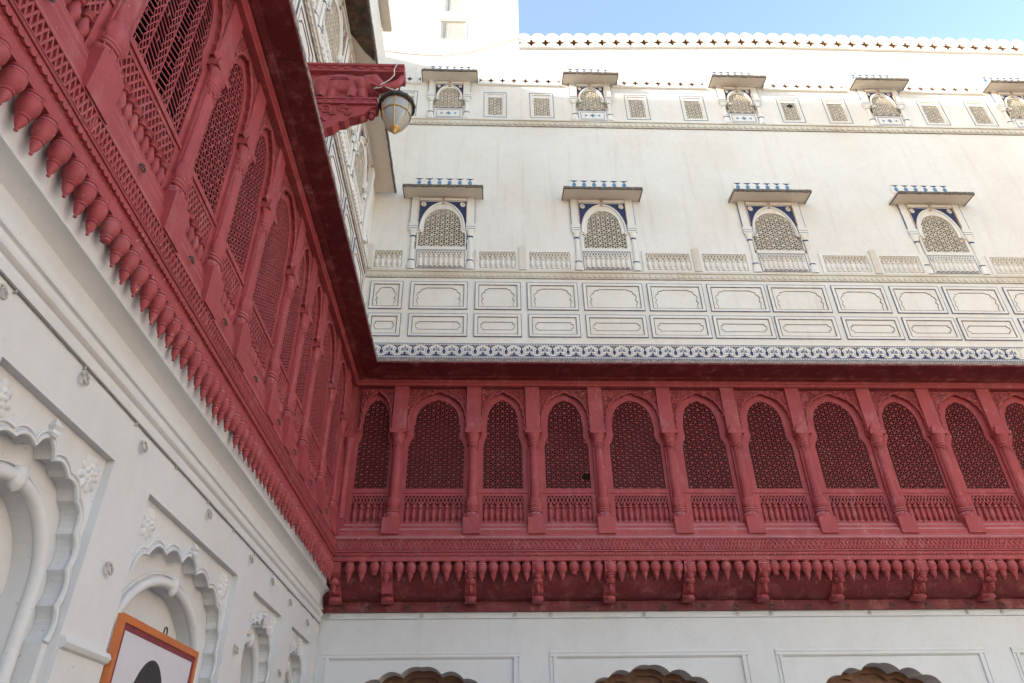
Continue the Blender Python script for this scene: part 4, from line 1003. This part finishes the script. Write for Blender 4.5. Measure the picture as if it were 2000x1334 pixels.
el.tube([(-1.45,-0.13,9.08),(-1.37,-0.14,9.02),(-1.28,-0.13,9.03)], [0.022,0.018,0.008], 8)
el.lathe([(0.13,-0.12),(0.15,-0.04),(0.135,0.06),(0.08,0.13),(0.0,0.15)], -1.50, 0.0, 9.14, 18, sq=0.55)
build(el, 'elephant_relief', 'red', eb, smooth=50)
pad = MB(); pad.box(-1.95, -1.75, -0.142, -0.13, 9.165, 9.173); pad.box(-1.97, -1.73, -0.139, -0.13, 9.135, 9.141); build(pad, 'saddle_lines', 'redshade', eb)
scr = MB()
for (cx, cz, r0, sg) in ((-2.22,8.62,0.105,1),(-1.98,8.66,0.085,-1),(-2.24,8.38,0.085,-1),(-1.78,8.67,0.065,1),(-2.04,8.45,0.075,1)):
    scr.tube([(cx+sg*r0*(1-i/26)*math.cos(i*0.42), -0.068, cz+r0*(1-i/26)*math.sin(i*0.42)) for i in range(24)], [0.022*(1-i/40) for i in range(24)], 6)
for cx, cz in ((-2.1,8.70),(-1.88,8.60),(-1.70,8.60),(-2.13,8.50)): petals(5, 0, 0.05, 0.018, -0.085, -0.06, cx, cz, scr, 0, 0.5)
build(scr, 'scroll_carving', 'red', eb, smooth=50)
scr = MB()
scr.lathe([(0.0,-0.11),(0.03,-0.10),(0.042,-0.07),(0.028,-0.04),(0.05,-0.03),(0.058,0.0),(0.04,0.03),(0.062,0.045),(0.062,0.07)], -1.43, 0, 8.68, 12)
build(scr, 'hanging_bud', 'red', eb, smooth=50)
for bx, bz in ((-1.54, 8.62), (-2.02, 8.28)):
    build(MB().lathe([(0.0,-0.09),(0.04,-0.07),(0.05,-0.03),(0.035,0.0),(0.05,0.03)], bx, 0, bz, 12), 'hanging_bud', 'red', eb, smooth=50)

LX, LY = -1.135, 5.80
ln = thing('lantern', 'egg-shaped frosted lantern with gold straps and dark cap hanging from the elephant bracket', 'lantern', (LX, LY, 8.34))
gp = [(0.05,0.05),(0.075,0.08),(0.105,0.13),(0.135,0.19),(0.158,0.25),(0.174,0.31),(0.182,0.37),(0.184,0.42),(0.180,0.46)]
build(MB().lathe(gp, seg=28), 'globe', 'glass', ln, smooth=60)
stp = MB()
def gr(z):
    for i in range(len(gp)-1):
        if gp[i][1] <= z <= gp[i+1][1]: f = (z-gp[i][1])/(gp[i+1][1]-gp[i][1]); return gp[i][0]+(gp[i+1][0]-gp[i][0])*f
    return gp[-1][0]
for k in range(6):
    a = 2*math.pi*k/6-1.57; stp.tube([((gr(z)+0.004)*math.cos(a), (gr(z)+0.004)*math.sin(a), z) for z in [0.06+0.04*i for i in range(11)]], 0.009, 6)
for z, r_ in ((0.30, 0.010), (0.455, 0.012)): stp.tube([((gr(z)+0.005)*math.cos(2*math.pi*k/28), (gr(z)+0.005)*math.sin(2*math.pi*k/28), z) for k in range(28)], r_, 6, closed=True)
build(stp, 'strap', 'brass', ln, smooth=60)
build(MB().lathe([(0.0,-0.01),(0.018,0.0),(0.026,0.018),(0.03,0.03),(0.052,0.045),(0.068,0.065),(0.074,0.09),(0.07,0.10)], seg=20), 'finial', 'brass', ln, smooth=40)
build(MB().lathe([(0.184,0.445),(0.200,0.448),(0.222,0.462),(0.228,0.49),(0.216,0.515),(0.19,0.53),(0.15,0.56),(0.10,0.60),(0.06,0.63),(0.045,0.67),(0.055,0.70),(0.03,0.73),(0.0,0.74)], seg=28, lobes=14, la=0.02, lz=(0.45, 0.52)), 'cap', 'patina', ln, smooth=40)
ch = MB()
for i in range(6):
    z = 0.745+0.042*i; pl = i % 2
    ch.tube([((0.016*math.cos(a) if pl else 0.004), (0.004 if pl else 0.016*math.cos(a)), z+0.026*math.sin(a)) for a in [2*math.pi*k/10 for k in range(10)]], 0.006, 5, closed=True)
build(ch, 'chain', 'iron', ln, smooth=60)
cd_ = MB().tube([(LX-0.05, 5.69, 9.50), (LX-0.03, 5.66, 9.46), (LX-0.06, 5.665, 9.36), (LX-0.05, 5.66, 9.24), (LX-0.10, 5.655, 9.14), (LX-0.20, 5.66, 9.05), (LX-0.28, 5.66, 8.97), (LX-0.16, 5.67, 9.03), (LX-0.06, 5.73, 9.05), (LX-0.01, 5.78, 9.06)], 0.007, 6)
tag(build(cd_, 'lamp_cord', 'cablew', smooth=60), 'pale cord looped from the elephant bracket down to the lantern', 'cord')

# ------------------------------------------------------------------ framed portrait
fp = thing('framed_portrait', 'orange framed print of a dark rounded head hung against the left white wall', 'picture', (XW+0.026, 0, 0.0), R(90))
a, b_, z0, z1 = 5.14, 6.65, 0.85, 2.725
build(MB().box(a+0.02, b_-0.02, -0.010, 0.018, z0+0.02, z1-0.02), 'print', 'paper', fp)
build(MB().rectline(a, b_, z0, z1, 0.050, -0.022, 0.020), 'frame', 'orange', fp)
build(MB().rectline(a+0.050, b_-0.050, z0+0.050, z1-0.050, 0.042, -0.0135, -0.009), 'mount', 'maroon', fp)
pc = 5.82
head = arc(pc, 2.10, 0.31, 0.43, 0, 180, 24)+[(pc-0.33,1.85),(pc-0.27,1.62),(pc-0.45,1.45),(pc-0.50,1.0),(pc+0.50,1.0),(pc+0.45,1.45),(pc+0.27,1.62),(pc+0.33,1.85)]
build(MB().prism(head[::1], -0.0115, -0.0102), 'printed_figure', 'ink', fp)
build(MB().tube([((5.92+0.03*math.cos(t_)), 0.0, 2.75+0.035*math.sin(t_)) for t_ in [2*math.pi*k/14 for k in range(14)]], 0.006, 6, closed=True), 'hanging_ring', 'iron', fp, smooth=60)

# ------------------------------------------------------------------ ground
gr_ = build(MB().box(-150, 150, -150, 150, -0.3, 0.0), 'ground', 'ground'); gr_['kind'] = 'structure'
